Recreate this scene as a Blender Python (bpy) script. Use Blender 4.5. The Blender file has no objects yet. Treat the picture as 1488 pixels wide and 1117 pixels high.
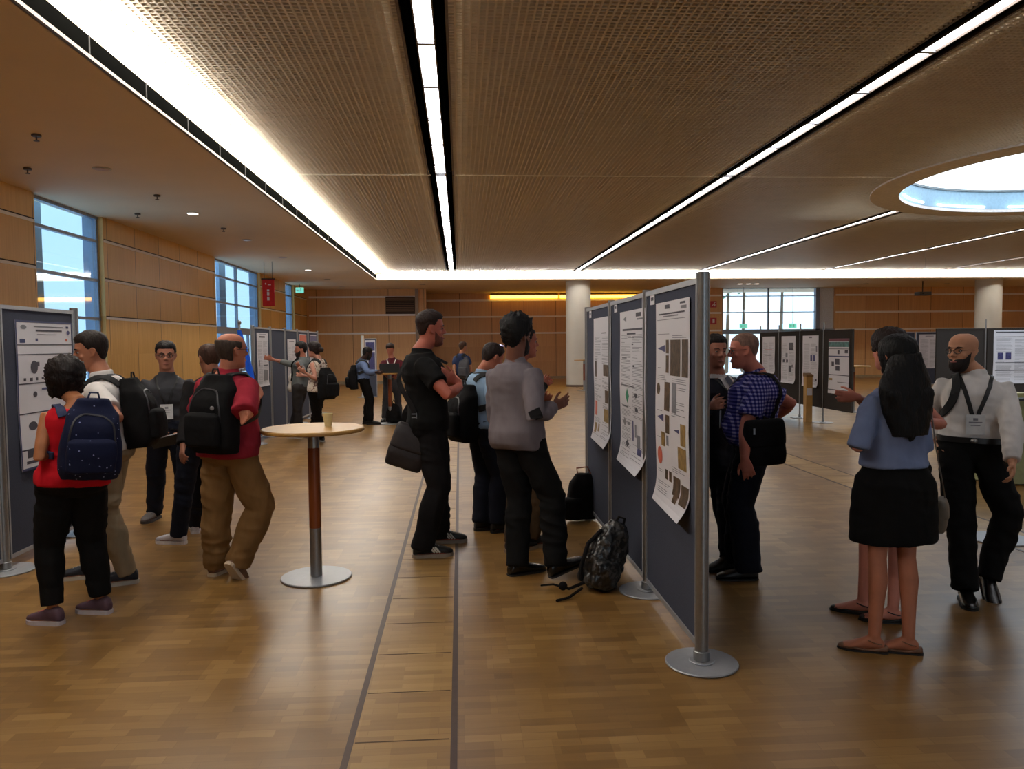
import bpy, bmesh, math, random
from mathutils import Vector, Matrix, noise
from mathutils.bvhtree import BVHTree
random.seed(7)
R = math.radians
C = bpy.context.scene.collection
S = bpy.context.scene

# ------------------------------------------------------------------ camera, world, exposure, big lights
F, CX, CY, EYE = 1120.0, 744.0, 558.5, 1.65
VX, VY, ROLL = 668.0, 500.0, 0.013
Yd = Vector((VX - CX, VY - CY, F)).normalized()
Xd = Vector((1, -ROLL, -(Yd.x - ROLL * Yd.y) / Yd.z)).normalized()
Zd = Xd.cross(Yd)
if Zd.y > 0: Zd = -Zd
RM = Matrix((Xd, Yd, Zd))                       # camera (x right, y down, z forward) -> world
cam = bpy.data.objects.new('camera', bpy.data.cameras.new('camera'))
C.objects.link(cam)
cr, cu, cb = RM @ Vector((1, 0, 0)), -(RM @ Vector((0, 1, 0))), -(RM @ Vector((0, 0, 1)))
M = Matrix((cr, cu, cb)).transposed().to_4x4()
M.translation = (0, 0, EYE)
cam.matrix_world = M
cam.data.sensor_fit = 'HORIZONTAL'; cam.data.sensor_width = 36
cam.data.lens = 36 * F / 1488
cam.data.clip_end = 300
S.camera = cam
S.view_settings.view_transform = 'Standard'; S.view_settings.look = 'None'
S.view_settings.gamma = 1; S.view_settings.exposure = 0.6
try: S.view_settings.use_curve_mapping = False
except Exception: pass
S.cycles.max_bounces = 7; S.cycles.diffuse_bounces = 4; S.cycles.glossy_bounces = 3
S.cycles.transmission_bounces = 3; S.cycles.caustics_reflective = False; S.cycles.caustics_refractive = False
S.cycles.sample_clamp_indirect = 6
S.cycles.use_denoising = True; S.cycles.adaptive_threshold = .02
w = bpy.data.worlds.new('world'); S.world = w; w.use_nodes = True
w.node_tree.nodes['Background'].inputs[0].default_value = (0.74, 0.88, 1.0, 1)
w.node_tree.nodes['Background'].inputs[1].default_value = 1.7
STRIP_E, COVE_E, DOME_E = 7.0, 9.0, 1.6          # what the room's own lamps give off

def ray(px, py): return RM @ Vector((px - CX, py - CY, F))
def onz(px, py, z=0.0):
    d = ray(px, py); return d * ((z - EYE) / d.z) + Vector((0, 0, EYE))
def ony(px, py, Y):
    d = ray(px, py); return d * (Y / d.y) + Vector((0, 0, EYE))

# ------------------------------------------------------------------ materials
def lin(c):
    return tuple(((v / 255) / 12.92 if v <= 10 else (((v / 255) + .055) / 1.055) ** 2.4) for v in c) + (1,)
MATS = {}
def base(name):
    m = bpy.data.materials.new(name); m.use_nodes = True
    n, l = m.node_tree.nodes, m.node_tree.links
    return m, n, l, n['Principled BSDF']
def mat(name, col, rough=.6, metal=0, vary=.1, scale=20, bump=0, bscale=None, spec=.5, stretch=(1, 1, 1), coat=0):
    if name in MATS: return MATS[name]
    m, n, l, b = base(name)
    tc = n.new('ShaderNodeTexCoord'); mp = n.new('ShaderNodeMapping'); mp.inputs['Scale'].default_value = stretch
    l.new(tc.outputs['Object'], mp.inputs[0])
    nz = n.new('ShaderNodeTexNoise'); nz.inputs['Scale'].default_value = scale; nz.inputs['Detail'].default_value = 4
    l.new(mp.outputs[0], nz.inputs[0])
    r = n.new('ShaderNodeValToRGB'); c = lin(col)
    r.color_ramp.elements[0].position = .3; r.color_ramp.elements[1].position = .7
    r.color_ramp.elements[0].color = tuple(v * (1 - vary) for v in c[:3]) + (1,)
    r.color_ramp.elements[1].color = tuple(min(1, v * (1 + vary)) for v in c[:3]) + (1,)
    l.new(nz.outputs[0], r.inputs[0]); l.new(r.outputs[0], b.inputs['Base Color'])
    b.inputs['Roughness'].default_value = rough; b.inputs['Metallic'].default_value = metal
    b.inputs['Specular IOR Level'].default_value = spec
    b.inputs['Coat Weight'].default_value = coat
    if bump:
        bz = n.new('ShaderNodeTexNoise'); bz.inputs['Scale'].default_value = bscale or scale; bz.inputs['Detail'].default_value = 3
        l.new(mp.outputs[0], bz.inputs[0])
        bp = n.new('ShaderNodeBump'); bp.inputs['Strength'].default_value = bump; bp.inputs['Distance'].default_value = .02
        l.new(bz.outputs[0], bp.inputs['Height']); l.new(bp.outputs[0], b.inputs['Normal'])
    MATS[name] = m; return m
def cloth(name, col, bump=.35, rough=.9, vary=.12):
    m = mat('cloth_' + name, col, rough=rough, vary=vary, scale=9, bump=bump, bscale=4.2, spec=.15, stretch=(1.4, 1.4, .6))
    for q in m.node_tree.nodes:
        if q.type == 'TEX_NOISE' and abs(q.inputs['Scale'].default_value - 4.2) < 1e-3:
            q.inputs['Distortion'].default_value = 1.2; q.inputs['Detail'].default_value = 2.5
            try: q.noise_type = 'RIDGED_MULTIFRACTAL'
            except Exception: pass
        if q.type == 'BUMP': q.inputs['Distance'].default_value = .035; q.inputs['Strength'].default_value = min(1, bump * 1.8)
    return m
def emit(name, col, strength):
    if name in MATS: return MATS[name]
    m, n, l, b = base(name)
    b.inputs['Base Color'].default_value = (.8, .8, .8, 1)
    b.inputs['Emission Color'].default_value = lin(col); b.inputs['Emission Strength'].default_value = strength
    MATS[name] = m; return m
def mathn(n, l, op, a, b_=None):
    q = n.new('ShaderNodeMath'); q.operation = op
    for i, v in enumerate((a, b_)):
        if v is None: continue
        if isinstance(v, (int, float)): q.inputs[i].default_value = v
        else: l.new(v, q.inputs[i])
    return q.outputs[0]
def wood_wall(name, axis, c0, c1, pitch=1.22):
    m, n, l, b = base(name)
    tc = n.new('ShaderNodeTexCoord'); sp = n.new('ShaderNodeSeparateXYZ'); l.new(tc.outputs['Object'], sp.inputs[0])
    u = sp.outputs[axis]; z = sp.outputs[2]
    cb_ = n.new('ShaderNodeCombineXYZ')
    l.new(mathn(n, l, 'MULTIPLY', u, 26.0), cb_.inputs[0]); l.new(mathn(n, l, 'MULTIPLY', z, .7), cb_.inputs[1])
    pu = mathn(n, l, 'FLOOR', mathn(n, l, 'DIVIDE', u, pitch)); pz = mathn(n, l, 'FLOOR', mathn(n, l, 'DIVIDE', mathn(n, l, 'ADD', z, -.12), .7))
    l.new(mathn(n, l, 'ADD', mathn(n, l, 'MULTIPLY', pu, 5.3), mathn(n, l, 'MULTIPLY', pz, 9.1)), cb_.inputs[2])
    nz = n.new('ShaderNodeTexNoise'); nz.inputs['Scale'].default_value = 1; nz.inputs['Detail'].default_value = 5
    l.new(cb_.outputs[0], nz.inputs[0])
    wn = n.new('ShaderNodeTexWhiteNoise'); wn.noise_dimensions = '2D'
    c2 = n.new('ShaderNodeCombineXYZ'); l.new(pu, c2.inputs[0]); l.new(pz, c2.inputs[1]); l.new(c2.outputs[0], wn.inputs[0])
    f = mathn(n, l, 'ADD', mathn(n, l, 'MULTIPLY', nz.outputs[0], .75), mathn(n, l, 'MULTIPLY', wn.outputs[0], .35))
    r = n.new('ShaderNodeValToRGB'); r.color_ramp.elements[0].position = .25; r.color_ramp.elements[1].position = .8
    r.color_ramp.elements[0].color = lin(c0); r.color_ramp.elements[1].color = lin(c1); l.new(f, r.inputs[0])
    fr = mathn(n, l, 'FRACT', mathn(n, l, 'DIVIDE', u, pitch))
    j = mathn(n, l, 'LESS_THAN', fr, .012)
    mx = n.new('ShaderNodeMix'); mx.data_type = 'RGBA'; l.new(j, mx.inputs[0]); l.new(r.outputs[0], mx.inputs[6])
    mx.inputs[7].default_value = lin((88, 54, 26)); l.new(mx.outputs[2], b.inputs['Base Color'])
    b.inputs['Roughness'].default_value = .42; b.inputs['Specular IOR Level'].default_value = .35
    MATS[name] = m; return m
def parquet(name, c0, c1, c2, bw, bh, swap=False, rough=.2, mort=.002):
    m, n, l, b = base(name)
    tc = n.new('ShaderNodeTexCoord')
    br = n.new('ShaderNodeTexBrick'); br.offset = .37; br.offset_frequency = 2
    br.inputs['Scale'].default_value = 1; br.inputs['Brick Width'].default_value = bw; br.inputs['Row Height'].default_value = bh
    br.inputs['Mortar Size'].default_value = mort; br.inputs['Mortar Smooth'].default_value = .6; br.inputs['Bias'].default_value = 0
    br.inputs['Color1'].default_value = (0, 0, 0, 1); br.inputs['Color2'].default_value = (1, 1, 1, 1); br.inputs['Mortar'].default_value = (.15, .15, .15, 1)
    l.new(tc.outputs['Object'], br.inputs[0])
    mp = n.new('ShaderNodeMapping'); mp.inputs['Scale'].default_value = (3, 34, 1); l.new(tc.outputs['Object'], mp.inputs[0])
    g = n.new('ShaderNodeTexNoise'); g.inputs['Scale'].default_value = 1; g.inputs['Detail'].default_value = 5; l.new(mp.outputs[0], g.inputs[0])
    big = n.new('ShaderNodeTexNoise'); big.inputs['Scale'].default_value = .9; big.inputs['Detail'].default_value = 3; l.new(tc.outputs['Object'], big.inputs[0])
    # coarser blocks of staves laid together
    bk = n.new('ShaderNodeTexBrick'); bk.offset = .5
    bk.inputs['Scale'].default_value = 1; bk.inputs['Brick Width'].default_value = bw * 1.0; bk.inputs['Row Height'].default_value = bh * 4
    bk.inputs['Mortar Size'].default_value = 0; bk.inputs['Color1'].default_value = (0, 0, 0, 1); bk.inputs['Color2'].default_value = (1, 1, 1, 1)
    l.new(tc.outputs['Object'], bk.inputs[0])
    s = mathn(n, l, 'ADD', mathn(n, l, 'MULTIPLY', br.outputs[0], .34), mathn(n, l, 'MULTIPLY', g.outputs[0], .3))
    s = mathn(n, l, 'ADD', s, mathn(n, l, 'MULTIPLY', bk.outputs[0], .3))
    s = mathn(n, l, 'ADD', s, mathn(n, l, 'MULTIPLY', big.outputs[0], .26))
    s = mathn(n, l, 'SUBTRACT', s, .1)
    r = n.new('ShaderNodeValToRGB'); e = r.color_ramp.elements
    e[0].position = .14; e[0].color = lin(c0); e[1].position = .88; e[1].color = lin(c2)
    k = e.new(.5); k.color = lin(c1)
    l.new(s, r.inputs[0]); l.new(r.outputs[0], b.inputs['Base Color'])
    rr = mathn(n, l, 'ADD', mathn(n, l, 'MULTIPLY', big.outputs[0], .1), rough - .05)
    l.new(rr, b.inputs['Roughness']); b.inputs['Specular IOR Level'].default_value = .5
    bp = n.new('ShaderNodeBump'); bp.inputs['Strength'].default_value = .05; bp.inputs['Distance'].default_value = .002
    wv = n.new('ShaderNodeTexNoise'); wv.inputs['Scale'].default_value = 5; l.new(tc.outputs['Object'], wv.inputs[0])
    l.new(mathn(n, l, 'MULTIPLY', br.outputs[1], -.6), bp.inputs['Height'])
    l.new(bp.outputs[0], b.inputs['Normal'])
    MATS[name] = m; return m
def pattern_cloth(name, kind, c0, c1, c2=None):
    m, n, l, b = base(name)
    tc = n.new('ShaderNodeTexCoord')
    if kind == 'check':
        sp = n.new('ShaderNodeSeparateXYZ'); l.new(tc.outputs['Object'], sp.inputs[0])
        def band(s, p, wd):
            return mathn(n, l, 'LESS_THAN', mathn(n, l, 'FRACT', mathn(n, l, 'MULTIPLY', s, p)), wd)
        hh = mathn(n, l, 'ADD', sp.outputs[0], mathn(n, l, 'MULTIPLY', sp.outputs[1], .15))
        a = band(hh, 40.0, .5); bb = band(sp.outputs[2], 40.0, .5)
        s = mathn(n, l, 'MULTIPLY', mathn(n, l, 'ADD', a, bb), .5)
    elif kind == 'stars':
        vo = n.new('ShaderNodeTexVoronoi'); vo.inputs['Scale'].default_value = 34; l.new(tc.outputs['Object'], vo.inputs[0])
        nz = n.new('ShaderNodeTexNoise'); nz.inputs['Scale'].default_value = 9; l.new(tc.outputs['Object'], nz.inputs[0])
        s = mathn(n, l, 'MULTIPLY', mathn(n, l, 'LESS_THAN', vo.outputs[0], .13), mathn(n, l, 'GREATER_THAN', nz.outputs[0], .47))
    else:
        nz = n.new('ShaderNodeTexNoise'); nz.inputs['Scale'].default_value = 26; nz.inputs['Detail'].default_value = 4; l.new(tc.outputs['Object'], nz.inputs[0])
        s = mathn(n, l, 'GREATER_THAN', nz.outputs[0], .56 if kind == 'print' else .52)
    r = n.new('ShaderNodeValToRGB'); e = r.color_ramp.elements; e[0].color = lin(c0); e[1].color = lin(c1)
    if c2: k = e.new(.5); k.color = lin(c2)
    l.new(s, r.inputs[0]); l.new(r.outputs[0], b.inputs['Base Color'])
    b.inputs['Roughness'].default_value = .85; b.inputs['Specular IOR Level'].default_value = .2
    if kind == 'glossy': b.inputs['Roughness'].default_value = .32; b.inputs['Specular IOR Level'].default_value = .8
    nb = n.new('ShaderNodeTexNoise'); nb.inputs['Scale'].default_value = 8; l.new(tc.outputs['Object'], nb.inputs[0])
    bp = n.new('ShaderNodeBump'); bp.inputs['Strength'].default_value = .2; bp.inputs['Distance'].default_value = .02
    l.new(nb.outputs[0], bp.inputs['Height']); l.new(bp.outputs[0], b.inputs['Normal'])
    MATS[name] = m; return m

ALU = mat('brushed_aluminium', (150, 150, 150), .38, .85, .06, 40)
ALU2 = mat('painted_grey_metal', (158, 160, 165), .4, .3, .04, 30)
BOARD = mat('grey_blue_felt', (70, 74, 88), .95, 0, .08, 120, bump=.1, spec=.1)
BOARD2 = mat('dark_brown_felt', (58, 53, 50), .95, 0, .08, 120, bump=.1, spec=.1)
PAPER = mat('poster_paper', (212, 210, 216), .5, 0, .03, 3)
INK = mat('poster_ink_grey', (120, 120, 128), .6, 0, .1, 60)
INKD = mat('poster_ink_dark', (62, 60, 72), .6, 0, .1, 60)
PHOTO = mat('poster_photo_brown', (84, 66, 48), .5, 0, .6, 26)
PHOTOG = mat('poster_photo_gold', (140, 112, 62), .5, 0, .4, 30)
PHOTOB = mat('poster_photo_blue', (62, 62, 110), .5, 0, .4, 30)
GREEN = mat('poster_green', (46, 140, 104), .5); REDP = mat('poster_red', (196, 92, 68), .5); NAVYP = mat('poster_frame_navy', (48, 58, 100), .5)
TEALP = mat('poster_teal', (70, 120, 118), .5, 0, .5, 14); MAGP = mat('poster_maroon', (110, 40, 62), .5)
PMATS = [PAPER, INK, INKD, PHOTO, PHOTOG, PHOTOB, GREEN, REDP, NAVYP, TEALP, MAGP]
BLACKM = mat('black_plastic', (18, 18, 19), .45, 0, .05)
WHITEM = mat('white_paint', (205, 200, 190), .6, 0, .03, 2)
SOFFIT = mat('soffit_plaster', (234, 214, 184), .75, 0, .03, 1)
GRIDM = mat('ceiling_grid_metal', (218, 204, 182), .45, 0, .04, 3)
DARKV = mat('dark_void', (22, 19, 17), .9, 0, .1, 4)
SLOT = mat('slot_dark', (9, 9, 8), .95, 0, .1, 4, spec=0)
WOODL = wood_wall('wood_wall_left', 1, (212, 160, 88), (236, 190, 118))
WOODF = wood_wall('wood_wall_far', 0, (206, 154, 104), (228, 180, 126), 1.5)
TABLEW = mat('table_beech', (178, 134, 70), .4, 0, .12, 6, stretch=(1, 8, 1), spec=.5)
POLEW = mat('pole_cherry', (132, 66, 28), .35, 0, .15, 8, stretch=(1, 1, .1))
RAILM = mat('wall_rail_white', (244, 236, 228), .5, 0, .03)
RAILD = mat('wall_gap_dark', (52, 34, 20), .8)
MULL = mat('window_mullion', (140, 148, 165), .45, .3)

# ------------------------------------------------------------------ mesh helpers
class MB:
    def __init__(s): s.v = []; s.f = []; s.m = []
    def add(s, vs, fs, mi=0):
        k = len(s.v); s.v += [tuple(v) for v in vs]; s.f += [tuple(k + i for i in f) for f in fs]; s.m += [mi] * len(fs); return s
    def box(s, a, b, mi=0, mtx=None):
        vs = [Vector((x, y, z)) for x in (a[0], b[0]) for y in (a[1], b[1]) for z in (a[2], b[2])]
        if mtx: vs = [mtx @ v for v in vs]
        return s.add(vs, [(0, 1, 3, 2), (4, 6, 7, 5), (0, 4, 5, 1), (2, 3, 7, 6), (0, 2, 6, 4), (1, 5, 7, 3)], mi)
    def rings(s, rs, n=16, p=2.0, mi=0, cap=True):
        vs = []; fs = []
        for c, A, B in rs:
            for i in range(n):
                t = 2 * math.pi * i / n; ct, st = math.cos(t), math.sin(t)
                if p != 2.0:
                    ct = math.copysign(abs(ct) ** (2 / p), ct); st = math.copysign(abs(st) ** (2 / p), st)
                vs.append(c + A * ct + B * st)
        m = len(rs)
        for j in range(m - 1):
            for i in range(n):
                k = (i + 1) % n
                fs.append((j * n + i, j * n + k, (j + 1) * n + k, (j + 1) * n + i))
        if cap: fs += [tuple(reversed(range(n))), tuple(range((m - 1) * n, m * n))]
        return s.add(vs, fs, mi)
    def tube(s, pts, rad, n=10, mi=0, round_=True, flat=None):
        pts = [Vector(p) for p in pts]
        if not hasattr(rad, '__len__'): rad = [rad] * len(pts)
        rs = []; prev = None
        for i, p in enumerate(pts):
            t = (pts[min(i + 1, len(pts) - 1)] - pts[max(i - 1, 0)]).normalized()
            if prev is None:
                a = t.cross(Vector((0, 0, 1)) if abs(t.z) < .9 else Vector((0, 1, 0))).normalized()
            else:
                a = (prev - t * prev.dot(t)).normalized()
            b = t.cross(a).normalized(); prev = a
            r = rad[i]
            if i == 0 and round_:
                rs.append((p - t * r * .85, a * r * .45, b * r * .45)); rs.append((p - t * r * .5, a * r * .82, b * r * .82))
            rs.append((p, a * r, b * r))
            if i == len(pts) - 1 and round_:
                rs.append((p + t * r * .5, a * r * .82, b * r * .82)); rs.append((p + t * r * .85, a * r * .45, b * r * .45))
        return s.rings(rs, n, mi=mi)
    def ball(s, c, rx, ry, rz, mtx=None, n=12, mi=0):
        c = Vector(c); X, Y, Z = Vector((1, 0, 0)), Vector((0, 1, 0)), Vector((0, 0, 1))
        if mtx: X, Y, Z = mtx @ X, mtx @ Y, mtx @ Z
        rs = []
        for k in range(1, 8):
            t = math.pi * k / 8
            rs.append((c - Z * rz * math.cos(t), X * rx * math.sin(t), Y * ry * math.sin(t)))
        return s.rings(rs, n, mi=mi)
    def disc(s, c, r, z0, z1, n=48, bev=.004, mi=0):
        c = Vector(c); X, Y, Z = Vector((1, 0, 0)), Vector((0, 1, 0)), Vector((0, 0, 1))
        return s.rings([(c + Z * z0, X * (r - bev), Y * (r - bev)), (c + Z * (z0 + bev), X * r, Y * r), (c + Z * (z1 - bev), X * r, Y * r), (c + Z * z1, X * (r - bev), Y * (r - bev))], n, mi=mi)
    def mesh(s, name):
        me = bpy.data.meshes.new(name); me.from_pydata(s.v, [], s.f); me.update()
        if s.m: me.polygons.foreach_set('material_index', s.m)
        b = bmesh.new(); b.from_mesh(me); bmesh.ops.recalc_face_normals(b, faces=b.faces); b.to_mesh(me); b.free()
        return me
def smooth(me, ang=None):
    me.polygons.foreach_set('use_smooth', [True] * len(me.polygons))
    if ang is not None:
        try: me.set_sharp_from_angle(angle=R(ang))
        except Exception: pass
    return me
def link(name, me, mats, parent=None, shade=40):
    if isinstance(me, MB): me = me.mesh(name)
    o = bpy.data.objects.new(name, me); C.objects.link(o)
    for m in (mats if isinstance(mats, (list, tuple)) else [mats]): me.materials.append(m)
    if shade: smooth(me, shade)
    if parent is not None:
        q = parent
        off = Vector((0, 0, 0))
        while q is not None: off += q.location; q = q.parent
        me.transform(Matrix.Translation(-off)); o.parent = parent
    return o
def tag(o, label, cat, group=None):
    o['label'] = label; o['category'] = cat
    if group: o['group'] = group
    return o
def thing(name, label, cat, loc=(0, 0, 0), group=None):
    o = bpy.data.objects.new(name, None); C.objects.link(o); o.location = loc; o.empty_display_size = .1
    return tag(o, label, cat, group)
def struct(name, mb, m, shade=None):
    o = link(name, mb, m, None, shade); o['kind'] = 'structure'; return o
def place(root, loc, rz=0):
    root.location = loc; root.rotation_euler = (0, 0, rz); return root
def dup(root, loc, rz, label=None):
    r = root.copy(); C.objects.link(r); r.location = loc; r.rotation_euler = (0, 0, rz)
    if label: r['label'] = label
    for ch in list(root.children):
        c = ch.copy(); C.objects.link(c); c.parent = r
        for g in list(ch.children):
            q = g.copy(); C.objects.link(q); q.parent = c
    return r
_tex = {}
def fuse(mb, vox, sm=6, disp=0, dscale=.12, name='m', crease=0):
    me = mb.mesh('tmp'); o = bpy.data.objects.new('tmp', me); C.objects.link(o)
    r = o.modifiers.new('r', 'REMESH'); r.mode = 'VOXEL'; r.voxel_size = vox; r.adaptivity = 0
    if sm: q = o.modifiers.new('s', 'SMOOTH'); q.factor = .5; q.iterations = sm
    if disp:
        if dscale not in _tex:
            t = bpy.data.textures.new('folds', 'CLOUDS'); t.noise_scale = dscale; t.noise_depth = 2; _tex[dscale] = t
        q = o.modifiers.new('d', 'DISPLACE'); q.texture = _tex[dscale]; q.strength = disp; q.mid_level = .5; q.texture_coords = 'LOCAL'
    dg = bpy.context.evaluated_depsgraph_get(); dg.update()
    out = bpy.data.meshes.new_from_object(o.evaluated_get(dg)); out.name = name
    bpy.data.objects.remove(o); bpy.data.meshes.remove(me)
    if crease:                                      # soft ridged folds in the cloth
        n = len(out.vertices); co = [0.0] * (3 * n); out.vertices.foreach_get('co', co); nn = [0.0] * (3 * n); out.vertices.foreach_get('normal', nn)
        for i in range(n):
            x, y, z = co[3 * i:3 * i + 3]
            a = 1 - 2.2 * abs(noise.noise(Vector((x * 5 + z * 3, y * 5, z * 13 + x * 2))))
            k = crease * a * max(0, .55 + 1.3 * noise.noise(Vector((x * 3.1 + 7, y * 3.1, z * 3.3))))
            co[3 * i] += nn[3 * i] * k; co[3 * i + 1] += nn[3 * i + 1] * k; co[3 * i + 2] += nn[3 * i + 2] * k
        out.vertices.foreach_set('co', co); out.update()
    return smooth(out)
# ------------------------------------------------------------------ the hall
FLOORM = parquet('parquet_floor', (110, 78, 38), (136, 100, 52), (164, 127, 74), .24, .06, rough=.33)
CHANM = parquet('parquet_channel_cover', (130, 94, 46), (156, 119, 64), (178, 142, 84), .30, .05, rough=.38)
RAILF = mat('floor_rail_bronze', (74, 54, 44), .45, .3)
struct('floor', MB().box((-6.4, -8, -.1), (26, 38, 0)), FLOORM)
# floor ducts running towards the far wall, closed with parquet lids
for x0, x1 in ((-.475, -.045), (4.35, 4.78)):
    mb = MB()
    for x in (x0, x1): mb.box((x - .014, -2, 0), (x + .014, 30, .0025), 0)
    y = -1.85
    while y < 30: mb.box((x0 + .02, y - .0035, .001), (x1 - .02, y + .0035, .0022), 1); y += .455
    mb.box((x0 + .012, -2, 0), (x1 - .012, 30, .0015), 2)
    struct('floor', mb, [RAILF, mat('lid_gap', (70, 46, 24), .7), CHANM])
# left wall with three window bays
WY = [(12.25, 14.5, []), (20.9, 25.5, [23.2]), (29.1, 30.6, [])]
mb = MB(); y = -8
for a, b_, _ in WY: mb.box((-6.75, y, 0), (-6.4, a, 4.0)); y = b_
mb.box((-6.75, y, 0), (-6.4, 33, 4.0))
struct('wall_left', mb, WOODL)
mb = MB(); y = -8
for a, b_ in [(w_[0], w_[1]) for w_ in WY] + [(33, 33)]:
    for z in (3.58, 2.88, 2.19):
        mb.box((-6.4, y, z - .03), (-6.392, a - .02, z + .015), 0); mb.box((-6.4, y, z + .015), (-6.396, a - .02, z + .035), 1)
    mb.box((-6.4, y, 0), (-6.385, a - .02, .1), 1)
    y = b_ + .02
struct('trim_1', mb, [RAILM, RAILD])
def glass(name, tint):
    m_, gn, gl, gb = base(name)
    gn.remove(gb); tr = gn.new('ShaderNodeBsdfTransparent'); gs = gn.new('ShaderNodeBsdfGlossy'); mx = gn.new('ShaderNodeMixShader')
    tr.inputs[0].default_value = tint; gs.inputs['Roughness'].default_value = .03; mx.inputs[0].default_value = .16
    gl.new(tr.outputs[0], mx.inputs[1]); gl.new(gs.outputs[0], mx.inputs[2]); gl.new(mx.outputs[0], gn['Material Output'].inputs[0])
    return m_
GLASS, GLASSB = glass('window_glass', (.88, .96, 1, 1)), glass('blue_window_glass', (.60, .73, .82, 1))
for i, (a, b_, mids) in enumerate(WY):
    root = bpy.data.objects.new('window_%d' % (i + 1), None); C.objects.link(root); root.location = (-6.55, a, 0); root['kind'] = 'structure'
    fr = MB()
    for z in (4.0, 3.58, 2.88, 2.19, .06): fr.box((-6.56, a, z - .05), (-6.48, b_, z))
    for yy in [a + .03, b_ - .03] + mids: fr.box((-6.57, yy - .03, 0), (-6.49, yy + .03, 4.0))
    if i == 1: fr.box((-6.58, a, 2.0), (-6.46, b_, 2.16)); fr.box((-6.56, 22.0, 0), (-6.49, 22.08, 2.1)); fr.box((-6.56, 24.3, 0), (-6.49, 24.38, 2.1))
    if i == 1: fr.box((-6.56, 22.08, .9), (-6.5, 24.3, .97))
    link('window_frame', fr, MULL, root, None)
    link('pane', MB().box((-6.53, a, 0), (-6.52, b_, 3.98)), GLASSB, root, None)
    # reveal outside the glass: pale jamb panels of the building's facade
    link('window_reveal', MB().box((-6.75, b_ - .02, 0), (-6.58, b_, 4), 0).box((-7.4, a + (b_ - a) * .72, -.1), (-7.3, a + (b_ - a) * .86, 4.6), 0), mat('facade_pale', (150, 176, 205), .6), root, None)
# far wall in three planes
for name, y, x0, x1 in (('wall_far', 33, -6.4, -1.75), ('wall_back', 36, -1.75, 10.7)):
    struct(name, MB().box((x0 - .0, y, 0), (x1 + .35, y + .3, 4.0)), WOODF)
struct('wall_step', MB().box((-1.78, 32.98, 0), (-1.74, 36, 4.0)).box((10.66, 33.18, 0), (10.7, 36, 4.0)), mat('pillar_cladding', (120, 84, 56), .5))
struct('wall_right_far', MB().box((10.7, 33.2, 0), (11.5, 33.5, 4)).box((16.58, 33.2, 0), (26, 33.5, 4)), WOODF)
struct('wall_right', MB().box((26, -8, 0), (26.3, 36.3, 4.3)), WOODL)
struct('wall_rear', MB().box((-6.75, -8.3, 0), (2, -8, 4.3)).box((5, -8.3, 0), (7, -8, 4.3)).box((7, -8.3, 0), (17, -8, 4.3)).box((22, -8.3, 0), (26, -8, 4.3)), WOODF)  # unseen wall; its gaps are added to let in fill daylight
mb = MB()
for (x0, x1, y) in ((-6.3, -1.8, 33), (-1.7, 10.6, 36), (10.72, 11.46, 33.2), (16.62, 26, 33.2)):
    for z in (3.68, 2.92, 2.15): mb.box((x0, y - .012, z - .045), (x1, y, z + .03), 0)
    mb.box((x0, y - .014, 0), (x1, y, .12), 1)
struct('trim_2', mb, [RAILM, mat('baseboard_grey', (170, 150, 120), .4)])
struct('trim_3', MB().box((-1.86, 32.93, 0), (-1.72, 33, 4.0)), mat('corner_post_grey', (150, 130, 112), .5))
# right far window
root = bpy.data.objects.new('window_4', None); C.objects.link(root); root.location = (11.5, 33.3, 0); root['kind'] = 'structure'
fr = MB()
for z in (4.0, 3.66, 2.95, .1): fr.box((11.5, 33.26, z - .035), (15.9, 33.34, z))
fr.box((11.5, 33.2, 1.98), (16.58, 33.36, 2.18))
for x in (11.53, 13.6, 15.85): fr.box((x - .03, 33.26, 0), (x + .03, 33.34, 4))
fr.box((15.72, 33.2, 0), (15.9, 33.4, 4)); fr.box((12.5, 33.26, 0), (12.58, 33.34, 2)); fr.box((14.7, 33.26, 0), (14.78, 33.34, 2))
link('window_frame', fr, MULL, root, None)
link('pane', MB().box((11.5, 33.29, 0), (15.8, 33.3, 4)), GLASS, root, None)
link('side_panel', MB().box((15.9, 33.3, 0), (16.58, 33.32, 4)), mat('frosted_panel', (214, 220, 232), .5), root, None)
# garden trees beyond the right window
LEAFM = mat('tree_leaves', (120, 168, 140), .8, 0, .4, 3)
for j, (x, y, z, r_) in enumerate([(15.5, 44, 5.0, .75), (17.2, 46, 5.3, .6), (20.0, 47, 5.9, .7), (15.0, 45, 4.4, .5)]):
    root = thing('garden_tree', ['loose green tree crown seen through the left pane of the far right window', 'small green tree crown right of the first one through the far right window', 'pale green tree top beside the middle mullion of the far right window', 'low green tree crown at the left edge of the far right window'][j], 'tree', (x, y, 0), 'trees beyond the far right window')
    link('trunk', MB().tube([(x, y, -.1), (x + .1, y, z - .3)], [.12, .07]), mat('bark', (96, 80, 64), .9), root)
    mb = MB()
    for q in range(130):
        v = Vector((random.gauss(0, 1), random.gauss(0, 1), random.gauss(0, .6))) * r_ * .55
        k = random.uniform(.07, .16); m_ = Matrix.Rotation(random.uniform(0, 6), 3, 'Z') @ Matrix.Rotation(random.uniform(-1, 1), 3, 'X')
        mb.ball(Vector((x + .1, y, z)) + v, k, k * .7, k * .25, m_, n=6)
    link('foliage', mb, LEAFM, root)

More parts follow.
